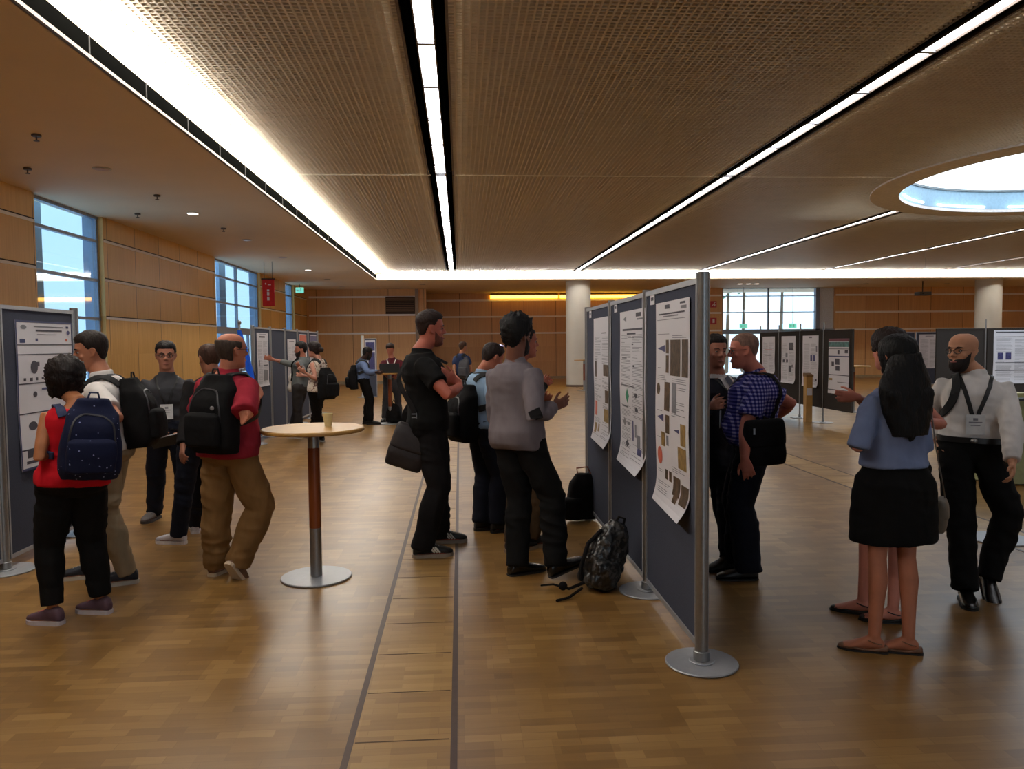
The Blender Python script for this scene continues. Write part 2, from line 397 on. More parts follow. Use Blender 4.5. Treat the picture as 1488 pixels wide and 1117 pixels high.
# ---- ceilings
GZ = 4.28
EX, EY = -3.0, 28.45                               # soffit edges
mb = MB().box((-6.75, -8, 4.0), (EX, 36, 4.5)).box((EX, EY, 4.0), (26, 36.3, 4.5))
struct('ceiling', mb, SOFFIT)
struct('trim_4', MB().box((EX - .01, -8, 4.0), (EX + .03, EY, 4.03)).box((EX, EY - .03, 4.0), (26, EY, 4.03)), mat('lip_white', (120, 106, 88), .5))
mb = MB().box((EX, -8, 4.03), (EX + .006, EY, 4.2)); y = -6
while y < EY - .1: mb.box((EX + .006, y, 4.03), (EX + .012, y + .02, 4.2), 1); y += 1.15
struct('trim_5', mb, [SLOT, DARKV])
tr_ = thing('cove_light', 'long white cove light along the left edge of the grid ceiling', 'light', (EX, 10, 4.24))
link('diffuser', MB().box((EX + .01, 0, 4.265), (EX + .30, EY - .25, 4.275)), emit('cove_glow_left', (255, 250, 240), COVE_E), tr_, None)
link('tube', MB().tube([(EX + .42, 0, 4.215), (EX + .42, EY - .5, 4.215)], .016, 8), emit('cove_tube', (255, 250, 240), 30), tr_)
link('housing', MB().box((EX - .02, -7.5, 4.275), (EX + .31, EY, 4.4)), WHITEM, tr_, None)
tr_ = thing('cove_light', 'long white cove light across the far edge of the grid ceiling', 'light', (10, EY, 4.2))
link('diffuser', MB().box((EX + .05, EY - .02, 4.035), (25.8, EY - .01, 4.21)), emit('soffit_face_glow', (255, 250, 238), 2.6), tr_, None)  # glow put on the soffit face stands in for cove light falling there
link('upper_diffuser', MB().box((EX + .3, EY - .30, 4.265), (25.8, EY - .03, 4.275)), emit('cove_glow_far_up', (255, 250, 238), 3.5), tr_, None)
link('tube', MB().tube([(EX + .5, EY - .42, 4.225), (25.8, EY - .42, 4.225)], .014, 8), emit('cove_tube', (255, 250, 240), 30), tr_)
link('housing', MB().box((EX + .3, EY - .31, 4.275), (25.8, EY, 4.4)), WHITEM, tr_, None)
STR = [-.26, 4.31, 8.95, 13.6, 18.2, 22.8]
SKC, SKR, SKI = (10.85, 12.0), 3.78, 3.3
def cut(segs, a, b_):
    out = []
    for s0, s1 in segs:
        if b_ <= s0 or a >= s1: out.append((s0, s1)); continue
        if a > s0: out.append((s0, a))
        if b_ < s1: out.append((b_, s1))
    return out
JY = 12.2
mb = MB(); P_ = .0635; T = .017; HZ = .042
x = EX + .33
Y0, Y1 = 2.6, EY - .33
while x < 25.9:
    if min(abs(x - s) for s in STR) > .2:
        seg = cut([(Y0, Y1)], JY - .03, JY + .03)
        dx = abs(x - SKC[0])
        if dx < SKR: h = math.sqrt(SKR ** 2 - dx * dx); seg = cut(seg, SKC[1] - h, SKC[1] + h)
        for a, b_ in seg: mb.box((x - T / 2, a, GZ), (x + T / 2, b_, GZ + HZ))
    x += P_
y = Y0
while y < Y1:
    seg = [(EX + .31, 25.9)]
    for s_ in STR: seg = cut(seg, s_ - .2, s_ + .2)
    dy = abs(y - SKC[1])
    if dy < SKR: h = math.sqrt(SKR ** 2 - dy * dy); seg = cut(seg, SKC[0] - h, SKC[0] + h)
    if abs(y - JY) > .03:
        for a, b_ in seg: mb.box((a, y - T / 2, GZ + .001), (b_, y + T / 2, GZ + HZ))
    y += P_
o = struct('ceiling', mb, GRIDM)
struct('ceiling', MB().box((EX, -8, 4.5), (26, Y0, 4.6)).box((EX, Y0 - .02, 4.5), (26, Y0, 5.05)).box((EX + .01, Y0, 5.0), (SKC[0] - 3.9, EY, 5.05)).box((SKC[0] + 3.9, Y0, 5.0), (26, EY, 5.05)).box((SKC[0] - 3.9, Y0, 5.0), (SKC[0] + 3.9, SKC[1] - 3.9, 5.05)).box((SKC[0] - 3.9, SKC[1] + 3.9, 5.0), (SKC[0] + 3.9, EY, 5.05)).box((26, Y0, 4.3), (26.3, 38, 4.7)), [mat('plenum_brown', (62, 52, 42), .9)])
mb = MB(); xs = EX + .3
while xs < 25.9:
    if (xs - SKC[0]) ** 2 + (JY - SKC[1]) ** 2 > SKR ** 2 and min(abs(xs - s) for s in STR) > .2: mb.box((xs, JY - .016, GZ - .006), (xs + .0636, JY + .016, GZ + .006))
    xs += .0635
struct('trim_6', mb, mat('joint_metal', (250, 240, 220), .5, 0))
UPM = emit('added_uplight_glow', (255, 250, 240), 9)
STRIPM = emit('strip_glow', (250, 250, 255), STRIP_E)
def strip(x, y0, y1, label, w_=.072):
    t = thing('strip_light', label, 'light', (x, y0, GZ), 'strip lights in the grid ceiling')
    mb = MB()
    for s_ in (-1, 1):
        mb.box((x + s_ * w_ - (.012 if s_ < 0 else 0), y0, GZ - .004), (x + s_ * w_ + (0 if s_ < 0 else .012), y1, GZ + .06), 0)
        mb.box((x + s_ * .125 - .012, y0, GZ), (x + s_ * .125 + .012, y1, GZ + .06), 1)
        mb.box((x + s_ * .19 - .012, y0, GZ - .004), (x + s_ * .19 + .012, y1, GZ + .06), 0)
    mb.box((x - .2, y0, GZ + .06), (x + .2, y1, GZ + .07), 1)
    mb2 = MB().tube([(x, max(y0, 3.0), GZ + .25), (x, y1, GZ + .25)], .03, 8)  # unseen tube added above the grid to brighten the ceiling bars
    if y0 > 0 or x < 30: link('added_uplight', mb2, UPM, t, None)
    link('channel', mb, [mat('channel_bronze', (92, 76, 60), .5, .3), SLOT], t, None)
    mb = MB(); y = y0
    while y < y1 - .05: mb.box((x - w_, y + .03, GZ + .02), (x + w_, min(y + 1.12, y1 - .02), GZ + .03)); y += 1.15
    y = y0
    while y < y1: mb.box((x - w_, y - .022, GZ - .001), (x + w_, y + .022, GZ + .03), 1); y += 1.15
    link('diffuser', mb, [STRIPM, mat('divider_grey', (150, 150, 155), .5)], t, None)
nm = ['first strip light from the left', 'second strip light from the left', 'third strip light from the left', 'fourth strip light from the left', 'fifth strip light from the left', 'rightmost strip light']
for i, x in enumerate(STR):
    if abs(x - SKC[0]) < SKR:
        h = math.sqrt(SKR ** 2 - (x - SKC[0]) ** 2)
        strip(x, 1.2, SKC[1] - h - .05, nm[i] + ', the length nearer than the round skylight')
        strip(x, SKC[1] + h + .1, EY - .35, nm[i] + ', the length beyond the round skylight')
    else:
        strip(x, 1.2, JY - .03, nm[i] + ', its near length before the cross joint')
        strip(x, JY + .03, EY - .35, nm[i] + ', its far length beyond the cross joint')
# round skylight
sk = thing('skylight', 'large round skylight with pale ring set in the grid ceiling', 'skylight', (SKC[0], SKC[1], GZ))
def annulus(mb, r0, r1, z0, z1, n=96, mi=0):
    vs = []; fs = []
    for i in range(n):
        a = 2 * math.pi * i / n; c_, s_ = math.cos(a), math.sin(a)
        for r_, z in ((r0, z0), (r1, z0), (r1, z1), (r0, z1)): vs.append((SKC[0] + r_ * c_, SKC[1] + r_ * s_, z))
    for i in range(n):
        k = (i + 1) % n
        for q in range(4): fs.append((i * 4 + q, i * 4 + (q + 1) % 4, k * 4 + (q + 1) % 4, k * 4 + q))
    return mb.add(vs, fs, mi)
link('ring', annulus(MB(), SKI, SKR, GZ - .025, GZ + .04), mat('skylight_ring', (226, 219, 216), .55), sk, None)
link('drum', annulus(MB(), SKI, SKI + .04, GZ + .03, 4.66), mat('skylight_drum_blue', (150, 184, 206), .5), sk, None)
link('ledge', annulus(MB(), SKI - .03, SKI + .5, 4.66, 4.70), mat('skylight_ledge', (120, 130, 135), .5), sk, None)
mb = MB(); rs = []
for k in range(9):
    a = k / 8 * math.pi / 2 * .98; rs.append((Vector((SKC[0], SKC[1], 4.75 + 1.1 * math.sin(a))), Vector((3.7 * math.cos(a), 0, 0)), Vector((0, 3.7 * math.cos(a), 0))))
link('dome', mb.rings(rs, 64, cap=False), emit('skylight_glow', (226, 242, 255), DOME_E), sk)
mb = MB()
for a0 in range(0, 360, 30):
    mb.tube([(SKC[0] + 3.24 * math.cos(R(a0 + q)), SKC[1] + 3.24 * math.sin(R(a0 + q)), GZ + .07) for q in range(2, 25, 3)], .022, 8)
link('tube_lamps', mb, emit('tube_glow', (240, 250, 255), 2.2), sk)
struct('wall_drum', annulus(MB(), SKI + .46, SKI + .48, GZ + .045, 4.655), DARKV)
# downlights
LENS = emit('downlight_lens', (255, 240, 225), 2.2); LENSD = mat('downlight_off', (200, 175, 165), .3)
def downlight(x, y, lit, label):
    t = thing('downlight', label, 'light', (x, y, 4.0), 'downlights in the plaster soffit')
    link('rim', MB().disc((x, y, 0), .115, 3.988, 4.0, 28), WHITEM, t)
    link('lens', MB().disc((x, y, 0), .09, 3.982, 3.989, 28, .002), LENS if lit else LENSD, t)
words = ['nearest to the camera', 'second of the left row', 'third of the left row', 'fourth of the left row', 'fifth of the left row', 'sixth of the left row', 'farthest of the left row']
for i in range(7):
    downlight(-4.66, 10.6 + 3.46 * i, i in (1, 4), ('lit' if i in (1, 4) else 'pinkish unlit') + ' round downlight in the left soffit, ' + words[i])
for x, y, lb in ((-1.42, 30.5, 'left end of the far soffit'), (11.4, 30.8, 'above the far right window, left of three'), (11.75, 30.8, 'above the far right window, middle of three'), (12.1, 30.8, 'above the far right window, right of three'), (16.8, 31, 'right part of the far soffit'), (20.3, 31, 'far soffit beside the right column')):
    downlight(x, y, 'three' in lb, 'small round downlight in the soffit, ' + lb)
for x, y, lb in ((-4.64, 12.4, 'between the two nearest downlights'), (-4.62, 8.95, 'in front of the nearest downlight'), (-5.6, 10.6, 'left of the nearest downlight'), (-5.62, 14.1, 'near the first window'), (-4.65, 15.8, 'beyond the second downlight')):
    tag(link('sprinkler_head', MB().disc((x, y, 0), .05, 3.975, 4.0, 16).box((x - .006, y - .006, 3.93), (x + .006, y + .006, 3.98)).disc((x, y, 0), .03, 3.925, 3.932, 12, .001), mat('sprinkler_dark', (90, 74, 64), .5)), 'small dark sprinkler head in the left soffit, ' + lb, 'sprinkler', 'sprinkler heads in the left soffit')
# columns
for x, y, lb in ((4.52, 29.2, 'round white column behind the row of three poster boards'), (20.9, 29.3, 'round white column at the right, behind the bald man')):
    t = thing('column', lb, 'column', (x, y, 0), 'round white columns')
    link('shaft', MB().disc((x, y, 0), .47, .06, 4.0, 64), WHITEM, t)
    link('base_ring', MB().disc((x, y, 0), .485, 0, .08, 64), mat('column_base', (110, 92, 78), .5), t)
# warm clerestory light on the back wall
for a, b_, lb in ((1.45, 4.6, 'left length of warm yellow cove lamp high on the far wall'), (4.7, 8.35, 'right length of warm yellow cove lamp high on the far wall')):
    t = thing('wall_light', lb, 'light', (a, 36, 3.85), 'warm lamps on the far wall')
    link('housing', MB().box((a, 35.9, 3.9), (b_, 36, 3.97)), mat('housing_brown', (120, 90, 50), .5), t, None)
    link('diffuser', MB().box((a, 35.93, 3.76), (b_, 35.97, 3.9)), emit('warm_glow', (255, 190, 60), 5), t, None)
# grille, signs
mb = MB().box((-3.1, 32.93, 2.95), (-1.87, 32.99, 3.68), 0)
for k in range(9): mb.box((-3.08, 32.9, 2.98 + k * .077), (-1.9, 32.935, 3.01 + k * .077), 1)
t = tag(link('ventilation_grille', mb, [RAILD, mat('grille_brown', (112, 78, 50), .5)], None, None), 'brown louvred ventilation grille high on the far wall', 'grille')
sg = thing('hanging_sign', 'red hanging banner sign with white marks near the left windows', 'sign', (-5.3, 22, 4.0))
link('banner', MB().box((-5.46, 21.97, 2.76), (-5.13, 22.0, 3.5)), mat('sign_red', (206, 26, 26), .5), sg, None)
mb = MB().box((-5.33, 21.96, 2.92), (-5.27, 21.97, 3.02)).box((-5.33, 21.96, 3.05), (-5.27, 21.97, 3.15)).box((-5.33, 21.96, 3.17), (-5.27, 21.97, 3.22))
mb.box((-5.38, 21.96, 3.36), (-5.35, 21.97, 3.4)).box((-5.3, 21.96, 3.34), (-5.22, 21.97, 3.36))
link('white_marks', mb, mat('sign_white', (235, 225, 220), .5), sg, None)
link('top_bar', MB().box((-5.48, 21.96, 3.5), (-5.11, 22.01, 3.53)).tube([(-5.4, 21.985, 3.52), (-5.4, 21.985, 4.0)], .006, 6).tube([(-5.18, 21.985, 3.52), (-5.18, 21.985, 4.0)], .006, 6), BLACKM, sg, None)
EXG = emit('exit_green', (60, 190, 165), .8)
def exit_sign(x, y, z, lb, wd=.34):
    t = thing('exit_sign', lb, 'sign', (x, y, 4.0), 'green exit signs')
    link('casing', MB().box((x - wd / 2, y, z), (x + wd / 2, y + .04, z + .2)), EXG, t, None)
    mb = MB().box((x - wd * .36, y - .004, z + .085), (x - wd * .08, y, z + .115)).box((x - wd * .36, y - .004, z + .06), (x - wd * .28, y, z + .14)).ball((x + wd * .12, y - .002, z + .15), .018, .003, .018).box((x + wd * .07, y - .004, z + .05), (x + wd * .17, y, z + .13))
    link('arrow_and_figure', mb, mat('sign_white', (235, 225, 220), .5), t, None)
    link('hanger', MB().tube([(x, y + .02, z + .2), (x, y + .02, 4.0)], .008, 6), BLACKM, t)
exit_sign(-6.1, 30.2, 3.68, 'green exit sign beside the farthest left window', .3)
exit_sign(12.35, 32.9, 2.22, 'green exit sign over the left door of the far right window')
exit_sign(14.55, 32.9, 2.22, 'green exit sign over the right door of the far right window')
REDS = mat('fire_sign_red', (190, 60, 70), .5)
for z, lb, kind in ((3.15, 'red square fire extinguisher sign, upper of two beside the far right window', 0), (2.42, 'red square fire alarm sign, lower of two beside the far right window', 1)):
    t = thing('fire_sign', lb, 'sign', (11.1, 33.19, z), 'red fire signs')
    link('plate', MB().box((10.96, 33.18, z), (11.24, 33.195, z + .28)), REDS, t, None)
    mb = MB()
    if kind == 0: mb.add([(11.0, 33.175, z + .05), (11.04, 33.175, z + .05), (11.2, 33.175, z + .24), (11.16, 33.175, z + .24)], [(0, 1, 2, 3)]).box((11.13, 33.176, z + .05), (11.18, 33.18, z + .14))
    else: mb.box((11.06, 33.175, z + .06), (11.15, 33.18, z + .22))
    link('white_symbol', mb, mat('sign_white', (235, 225, 220), .5), t, None)
t = thing('projector', 'small dark ceiling projector on a bracket before the far right wall', 'projector', (17.9, 28.9, 3.9))
link('body', MB().box((18.25, 29.6, 3.42), (18.75, 29.95, 3.56)), mat('projector_grey', (70, 64, 60), .5), t)
link('bracket', MB().tube([(18.5, 29.8, 3.56), (18.5, 29.8, 4.0)], .02, 8), BLACKM, t)
link('lens', MB().tube([(18.4, 29.58, 3.49), (18.4, 29.62, 3.49)], .04, 12), BLACKM, t)
tag(link('hanging_wire', MB().tube([(11.35, 18.2, 3.4), (11.35, 18.2, 4.28)], .004, 6), mat('wire_white', (170, 160, 145), .5)), 'thin pale wire hanging from the ceiling beyond the round skylight', 'wire')

# ------------------------------------------------------------------ display boards and posters
def post(x, y, h, label, plate=.18, r_=.03, grp='aluminium posts of the poster boards', m=None):
    t = thing('display_post', label, 'post', (x, y, 0), grp)
    m = m or ALU
    link('pole', MB().disc((x, y, 0), r_, .02, h, 24, .003), m, t)
    link('base_plate', MB().disc((x, y, 0), plate, .0, .012, 56, .004).disc((x, y, 0), plate * .35, .012, .02, 32, .003), ALU2, t)
    link('collar', MB().disc((x, y, 0), r_ + .008, .02, .07, 24, .003), m, t)
    return t
def panel(ax, x, a, b_, z0, z1, label, m=BOARD, grp='poster boards', th=.018, rail=ALU2, tagz=True):
    """board between a and b_ along axis ax ('y' or 'x') at x (or y) = x"""
    def bx(mb, u0, u1, za, zb, t0, mi=0, off=0):
        if ax == 'y': return mb.box((x - t0 + off, u0, za), (x + t0 + off, u1, zb), mi)
        return mb.box((u0, x - t0 + off, za), (u1, x + t0 + off, zb), mi)
    t = thing('display_board', label, 'display board', (x, (a + b_) / 2, 0) if ax == 'y' else ((a + b_) / 2, x, 0), grp)
    link('felt_panel', bx(MB(), a + .012, b_ - .012, z0 + .02, z1 - .02, th * .6), m, t, None)
    fr = MB(); bx(fr, a, b_, z1 - .03, z1, th); bx(fr, a, b_, z0, z0 + .03, th); bx(fr, a, a + .018, z0 + .03, z1 - .03, th); bx(fr, b_ - .018, b_, z0 + .03, z1 - .03, th)
    link('frame', fr, rail, t, None)
    return t
def poster(ax, side, x, a, b_, z0, z1, label, spec=None, seed=1, curl=.05, grp='posters pinned on the boards', text=True, flip=False):
    """sheet at x facing side (-1/+1) of axis; a = left edge as seen by a reader, spec = list of (u0,v0,u1,v1,material index, shape)"""
    rnd = random.Random(seed); W_, H_ = abs(b_ - a), z1 - z0
    def pt(u, v, lift=0):                           # u 0..1 left to right, v 0..1 top to bottom
        c_ = curl * max(0, (v - .86) / .14) ** 2 * (.4 + .6 * u) + .006 * math.sin(v * 9 + seed) * v + .004 + lift
        q = a + (b_ - a) * u; z = z1 - H_ * v
        return (x + side * c_, q, z) if ax == 'y' else (q, x + side * c_, z)
    mb = MB(); nu, nv = 4, 40; vs = []; fs = []
    for k, th in enumerate((0, -.0012)):
        for j in range(nv + 1):
            for i in range(nu + 1): vs.append(pt(i / nu, j / nv, th))
    o_ = (nu + 1) * (nv + 1)
    for j in range(nv):
        for i in range(nu):
            q = j * (nu + 1) + i; fs.append((q, q + 1, q + nu + 2, q + nu + 1)); fs.append(tuple(o_ + k for k in (q, q + nu + 1, q + nu + 2, q + 1)))
    mb.add(vs, fs, 0)
    def patch(u0, v0, u1, v1, mi, shape='r'):
        n_ = max(1, int((v1 - v0) / .03))
        if shape == 'r':
            for k in range(n_):
                va, vb = v0 + (v1 - v0) * k / n_, v0 + (v1 - v0) * (k + 1) / n_
                mb.add([pt(u0, va, .0014), pt(u1, va, .0014), pt(u1, vb, .0014), pt(u0, vb, .0014)], [(0, 1, 2, 3)], mi)
        elif shape == 'o':
            n = 14; mb.add([pt((u0 + u1) / 2 + (u1 - u0) / 2 * math.cos(k * 2 * math.pi / n), (v0 + v1) / 2 + (v1 - v0) / 2 * math.sin(k * 2 * math.pi / n), .0016) for k in range(n)], [tuple(range(n))], mi)
        elif shape == 'd': mb.add([pt((u0 + u1) / 2, v0, .0016), pt(u1, (v0 + v1) / 2, .0016), pt((u0 + u1) / 2, v1, .0016), pt(u0, (v0 + v1) / 2, .0016)], [(0, 1, 2, 3)], mi)
        elif shape == 't': mb.add([pt(u0, (v0 + v1) / 2, .0016), pt(u1, v0, .0016), pt(u1, v1, .0016)], [(0, 1, 2)], mi)
    occ = []
    for s_ in (spec or []):
        u0, v0, u1, v1, mi = s_[:5]; patch(u0, v0, u1, v1, mi, s_[5] if len(s_) > 5 else 'r')
        if mi in (3, 4, 5, 6, 7, 9): occ.append((u0, v0, u1, v1))
    if text:
        for c0, c1 in ((.07, .47), (.53, .93)):
            v = .155
            while v < .95:
                u1 = c1 - rnd.random() * .06 if rnd.random() < .8 else c0 + rnd.uniform(.1, .3)
                if not any(u1 > o[0] - .02 and c0 < o[2] + .02 and v > o[1] - .008 and v < o[3] + .008 for o in occ) and rnd.random() > .12:
                    patch(c0, v, u1, v + .0028, 1)
                v += rnd.choice((.0095, .0095, .0095, .02))
    ob = link('poster', mb, PMATS, None, None)
    return tag(ob, label, 'poster', grp)
def number_tag(ax, side, x, u, z, label, w_=.1):
    mb = MB()
    if ax == 'y': mb.box((x, u, z), (x + side * .003, u + w_, z + .07), 0).box((x + side * .003, u + .02, z + .025), (x + side * .004, u + w_ - .02, z + .045), 1)
    else: mb.box((u, x, z), (u + w_, x + side * .003, z + .07), 0).box((u + .02, x + side * .003, z + .025), (u + w_ - .02, x + side * .004, z + .045), 1)
    tag(link('number_card', mb, [PAPER, INKD], None, None), label, 'card', 'number cards above the posters')
# the row of three boards right of centre (faces -X)
X1 = 1.22
PY = [3.81, 4.97, 6.14, 7.31]
wd = ['nearest post of the three board row, with a round grey base plate', 'second post of the three board row, beside the glossy backpack', 'third post of the three board row, base plate half hidden', 'farthest post of the three board row']
for i, y in enumerate(PY): post(X1, y, 2.0 if i == 0 else 1.99, wd[i], .185, .034 if i == 0 else .028)
wd = ['nearest board of the three board row, carrying the poster with brown photographs', 'middle board of the three board row, carrying the text poster', 'farthest board of the three board row']
for i in range(3): panel('y', X1, PY[i] + .045, PY[i + 1] - .035, .075, 1.975, wd[i])
# left edge for a reader facing +X is the larger Y
poster('y', -1, X1 - .016, 4.66, 3.97, .69, 1.885, 'white poster with brown microscope photographs on the nearest board', [
    (.30, .015, .45, .035, 2), (.75, .012, .9, .022, 2), (.77, .03, .93, .045, 1), (.1, .055, .88, .062, 2), (.25, .068, .7, .074, 1), (.05, .085, .9, .088, 1),
    (.33, .185, .42, .25, 3), (.33, .26, .42, .345, 3), (.47, .185, .76, .355, 3), (.8, .185, .97, .355, 3), (.06, .21, .3, .245, 5, 't'),
    (.04, .40, .16, .46, 3, 'o'), (.3, .39, .46, .53, 3), (.53, .39, .66, .53, 1), (.08, .55, .28, .59, 5, 't'), (.34, .55, .46, .64, 3), (.78, .57, .92, .67, 4),
    (.2, .64, .32, .71, 4), (.36, .65, .43, .70, 1), (.58, .6, .75, .62, 5, 't'), (.7, .68, .93, .78, 4), (.06, .72, .22, .81, 7, 'o'), (.3, .82, .38, .87, 3), (.42, .82, .5, .87, 3), (.55, .83, .75, .92, 3), (.78, .85, .98, .94, 3), (.6, .92, .72, .95, 3)], 3, .07)
poster('y', -1, X1 - .016, 5.72, 4.93, .775, 1.875, 'white text poster with a green diamond on the middle board', [
    (.66, .02, .85, .045, 2), (.7, .055, .93, .065, 1), (.15, .03, .28, .07, 1, 't'), (.12, .115, .9, .128, 2), (.3, .143, .65, .153, 2), (.35, .17, .6, .174, 1),
    (.5, .21, .56, .22, 2), (.55, .345, .62, .36, 2, 'o'), (.1, .30, .3, .31, 1), (.05, .48, .6, .488, 2), (.25, .5, .4, .6, 6, 'd'), (.62, .52, .72, .55, 2, 'o'), (.62, .61, .74, .64, 2, 'o'),
    (.1, .62, .35, .628, 2), (.12, .7, .26, .76, 1, 'd'), (.22, .84, .38, .89, 2, 'd'), (.5, .7, .55, .83, 5), (.6, .72, .66, .8, 1), (.68, .78, .8, .86, 1), (.7, .86, .86, .9, 5), (.3, .72, .4, .74, 1)], 4, .07)
poster('y', -1, X1 - .016, 6.86, 6.08, .80, 1.865, 'white poster with few brown pictures on the farthest of the three boards', [
    (.5, .12, .75, .128, 2), (.6, .37, .88, .46, 3), (.1, .35, .2, .48, 3), (.66, .57, .92, .67, 3), (.6, .72, .9, .82, 4), (.08, .68, .2, .80, 7), (.1, .86, .22, .94, 4), (.3, .86, .38, .92, 4), (.25, .005, .6, .03, 0)], 5, .06)
for y, z, lb in ((4.72, 1.885, 'nearest'), (5.86, 1.885, 'middle'), (7.02, 1.88, 'farthest')):
    number_tag('y', -1, X1 - .012, y, z, 'small white number card on the %s board of the three board row' % lb)
# left row near the camera (seen face +X)
XL = -3.39
for y, lb in ((4.72, 'post at the left picture edge of the left board row'), (5.89, 'thick post between the two near left boards'), (7.06, 'post at the far end of the near left boards, behind the red top woman')):
    post(XL, y, 2.0, lb, .2, .034)
panel('y', XL, 4.77, 5.84, .075, 1.975, 'grey blue board cut by the left picture edge')
panel('y', XL, 5.94, 7.01, .075, 1.975, 'grey blue board behind the woman in the red top')
fr = [(0, 0, 1, .012, 8), (0, .985, 1, 1, 8), (0, 0, .02, 1, 8), (.98, 0, 1, 1, 8), (.02, .16, .98, .166, 2), (.02, .225, .98, .231, 2), (.02, .42, .98, .428, 2), (.02, .62, .98, .628, 2), (.02, .86, .98, .87, 2),
      (.3, .035, .82, .043, 1), (.33, .06, .8, .072, 2), (.35, .09, .7, .095, 1), (.08, .03, .18, .06, 1, 'o'), (.06, .125, .15, .15, 8), (.32, .12, .36, .14, 5), (.88, .03, .93, .045, 8), (.89, .06, .95, .09, 5, 'o'), (.86, .12, .9, .14, 7),
      (.22, .27, .34, .36, 2, 'o'), (.3, .28, .37, .31, 2), (.1, .385, .14, .405, 2), (.2, .385, .25, .41, 2), (.3, .385, .34, .405, 2), (.4, .385, .44, .4, 2), (.25, .48, .32, .52, 2, 'o'), (.4, .46, .5, .475, 8), (.55, .46, .66, .475, 8), (.6, .48, .62, .54, 1),
      (.15, .68, .3, .74, 2, 'o'), (.3, .7, .42, .76, 2, 'o'), (.1, .87, .9, .92, 2), (.08, .94, .5, .96, 2)]
poster('y', 1, XL + .012, 6.12, 6.98, .70, 1.868, 'white poster with dark blue frame behind the woman in the red top', fr, 6, .01, text=False)
poster('y', 1, XL + .012, 4.93, 5.66, .95, 1.86, 'white poster at the left picture edge', [(.1, .1, .9, .11, 2), (.2, .4, .6, .6, 3)], 7, .02)
# left row farther away
LY = [13.15, 14.32, 15.49, 16.66, 17.83, 19.0]
for i, y in enumerate(LY): post(XL - .06, y, 2.0, ['first post of the distant left board row, nearest the round table', 'second post of the distant left board row', 'third post of the distant left board row', 'fourth post of the distant left board row', 'fifth post of the distant left board row', 'farthest post of the distant left board row'][i], .2, .03)
for i in range(5): panel('y', XL - .06, LY[i] + .045, LY[i + 1] - .045, .075, 1.975, ['first board of the distant left row, with the poster the pointing man shows', 'second board of the distant left row, left empty', 'third board of the distant left row, behind the pointing man', 'fourth board of the distant left row', 'farthest board of the distant left row'][i])
poster('y', 1, XL - .045, 13.35, 14.12, .95, 1.88, 'white poster the pointing man gestures at', [(.2, .02, .8, .03, 1), (.2, .06, .7, .09, 2), (.15, .5, .2, .62, 2), (.5, .6, .9, .62, 2), (.5, .7, .9, .9, 1)], 8, .02)
poster('y', 1, XL - .045, 15.68, 16.45, .95, 1.78, 'white poster on the third board of the distant left row', [(.2, .04, .8, .06, 2)], 9, .02)
poster('y', 1, XL - .045, 16.85, 17.6, .95, 1.9, 'poster with a red heading on the fourth distant left board', [(.02, .02, .98, .2, 7), (.1, .4, .5, .6, 2)], 10, .02)
poster('y', 1, XL - .045, 18.02, 18.8, .95, 1.9, 'poster with a violet heading on the farthest left board', [(.02, .02, .98, .3, 5), (.5, .4, .9, .6, 2)], 11, .02)
# right row of dark boards (seen face -X)
XR = 7.29
RY = [13.87, 15.03, 16.1, 17.2, 18.3]
for i, y in enumerate(RY[1:]): post(XR, y, 2.02, ['nearest thin post of the dark board row on the right', 'second thin post of the dark board row on the right', 'third thin post of the dark board row on the right', 'farthest thin post of the dark board row on the right'][i], .2, .017)
panel('y', XR, RY[0], RY[1] - .02, .3, 1.86, 'nearest dark board of the right row, with the teal headed poster', BOARD2, rail=BOARD2)
panel('y', XR, RY[1] + .02, RY[2] - .02, .3, 1.86, 'second dark board of the right row', BOARD2, rail=BOARD2)
panel('y', XR, RY[2] + .02, RY[3] - .02, .3, 1.86, 'third dark board of the right row', BOARD2, rail=BOARD2)
panel('y', XR, RY[3] + .02, RY[4] - .02, .3, 1.86, 'farthest dark board of the right row', BOARD2, rail=BOARD2)
poster('y', -1, XR - .016, 14.78, 13.98, .62, 1.69, 'poster with teal landscape heading on the nearest dark right board', [
    (0, 0, 1, .05, 10), (0, .06, 1, .15, 9), (0, .18, 1, .19, 2), (.45, .21, .55, .28, 2), (.8, .2, .95, .26, 2), (0, .31, 1, .33, 8), (.33, .36, .55, .47, 2), (.15, .42, .28, .5, 2), (.35, .49, .55, .58, 2), (0, .65, 1, .665, 2), (.45, .78, 1, .79, 2), (.02, .72, .2, .76, 4), (0, .92, 1, .935, 2), (.4, .96, .6, .98, 2)], 12, .01, text=False)
poster('y', -1, XR - .016, 15.94, 15.22, .70, 1.76, 'white poster with blue pictures on the second dark right board', [(.4, .02, .6, .05, 1), (.5, .38, .62, .5, 5), (.66, .38, .8, .5, 5), (.85, .2, .93, .32, 1), (.85, .84, .93, .88, 2)], 13, .04)
poster('y', -1, XR - .016, 17.02, 16.3, .72, 1.76, 'white poster with small grey pictures on the third dark right board', [(.55, .14, .85, .3, 2), (.3, .36, .45, .45, 1), (.1, .5, .25, .56, 2), (.35, .5, .48, .56, 2), (.55, .62, .75, .76, 2), (.75, .6, .85, .66, 1)], 14, .05)
poster('y', -1, XR - .016, 18.12, 17.4, .9, 1.76, 'white poster with red lines on the farthest dark right board', [(.3, .25, .7, .26, 7), (.2, .35, .8, .36, 7), (.2, .5, .7, .52, 1)], 15, .02)
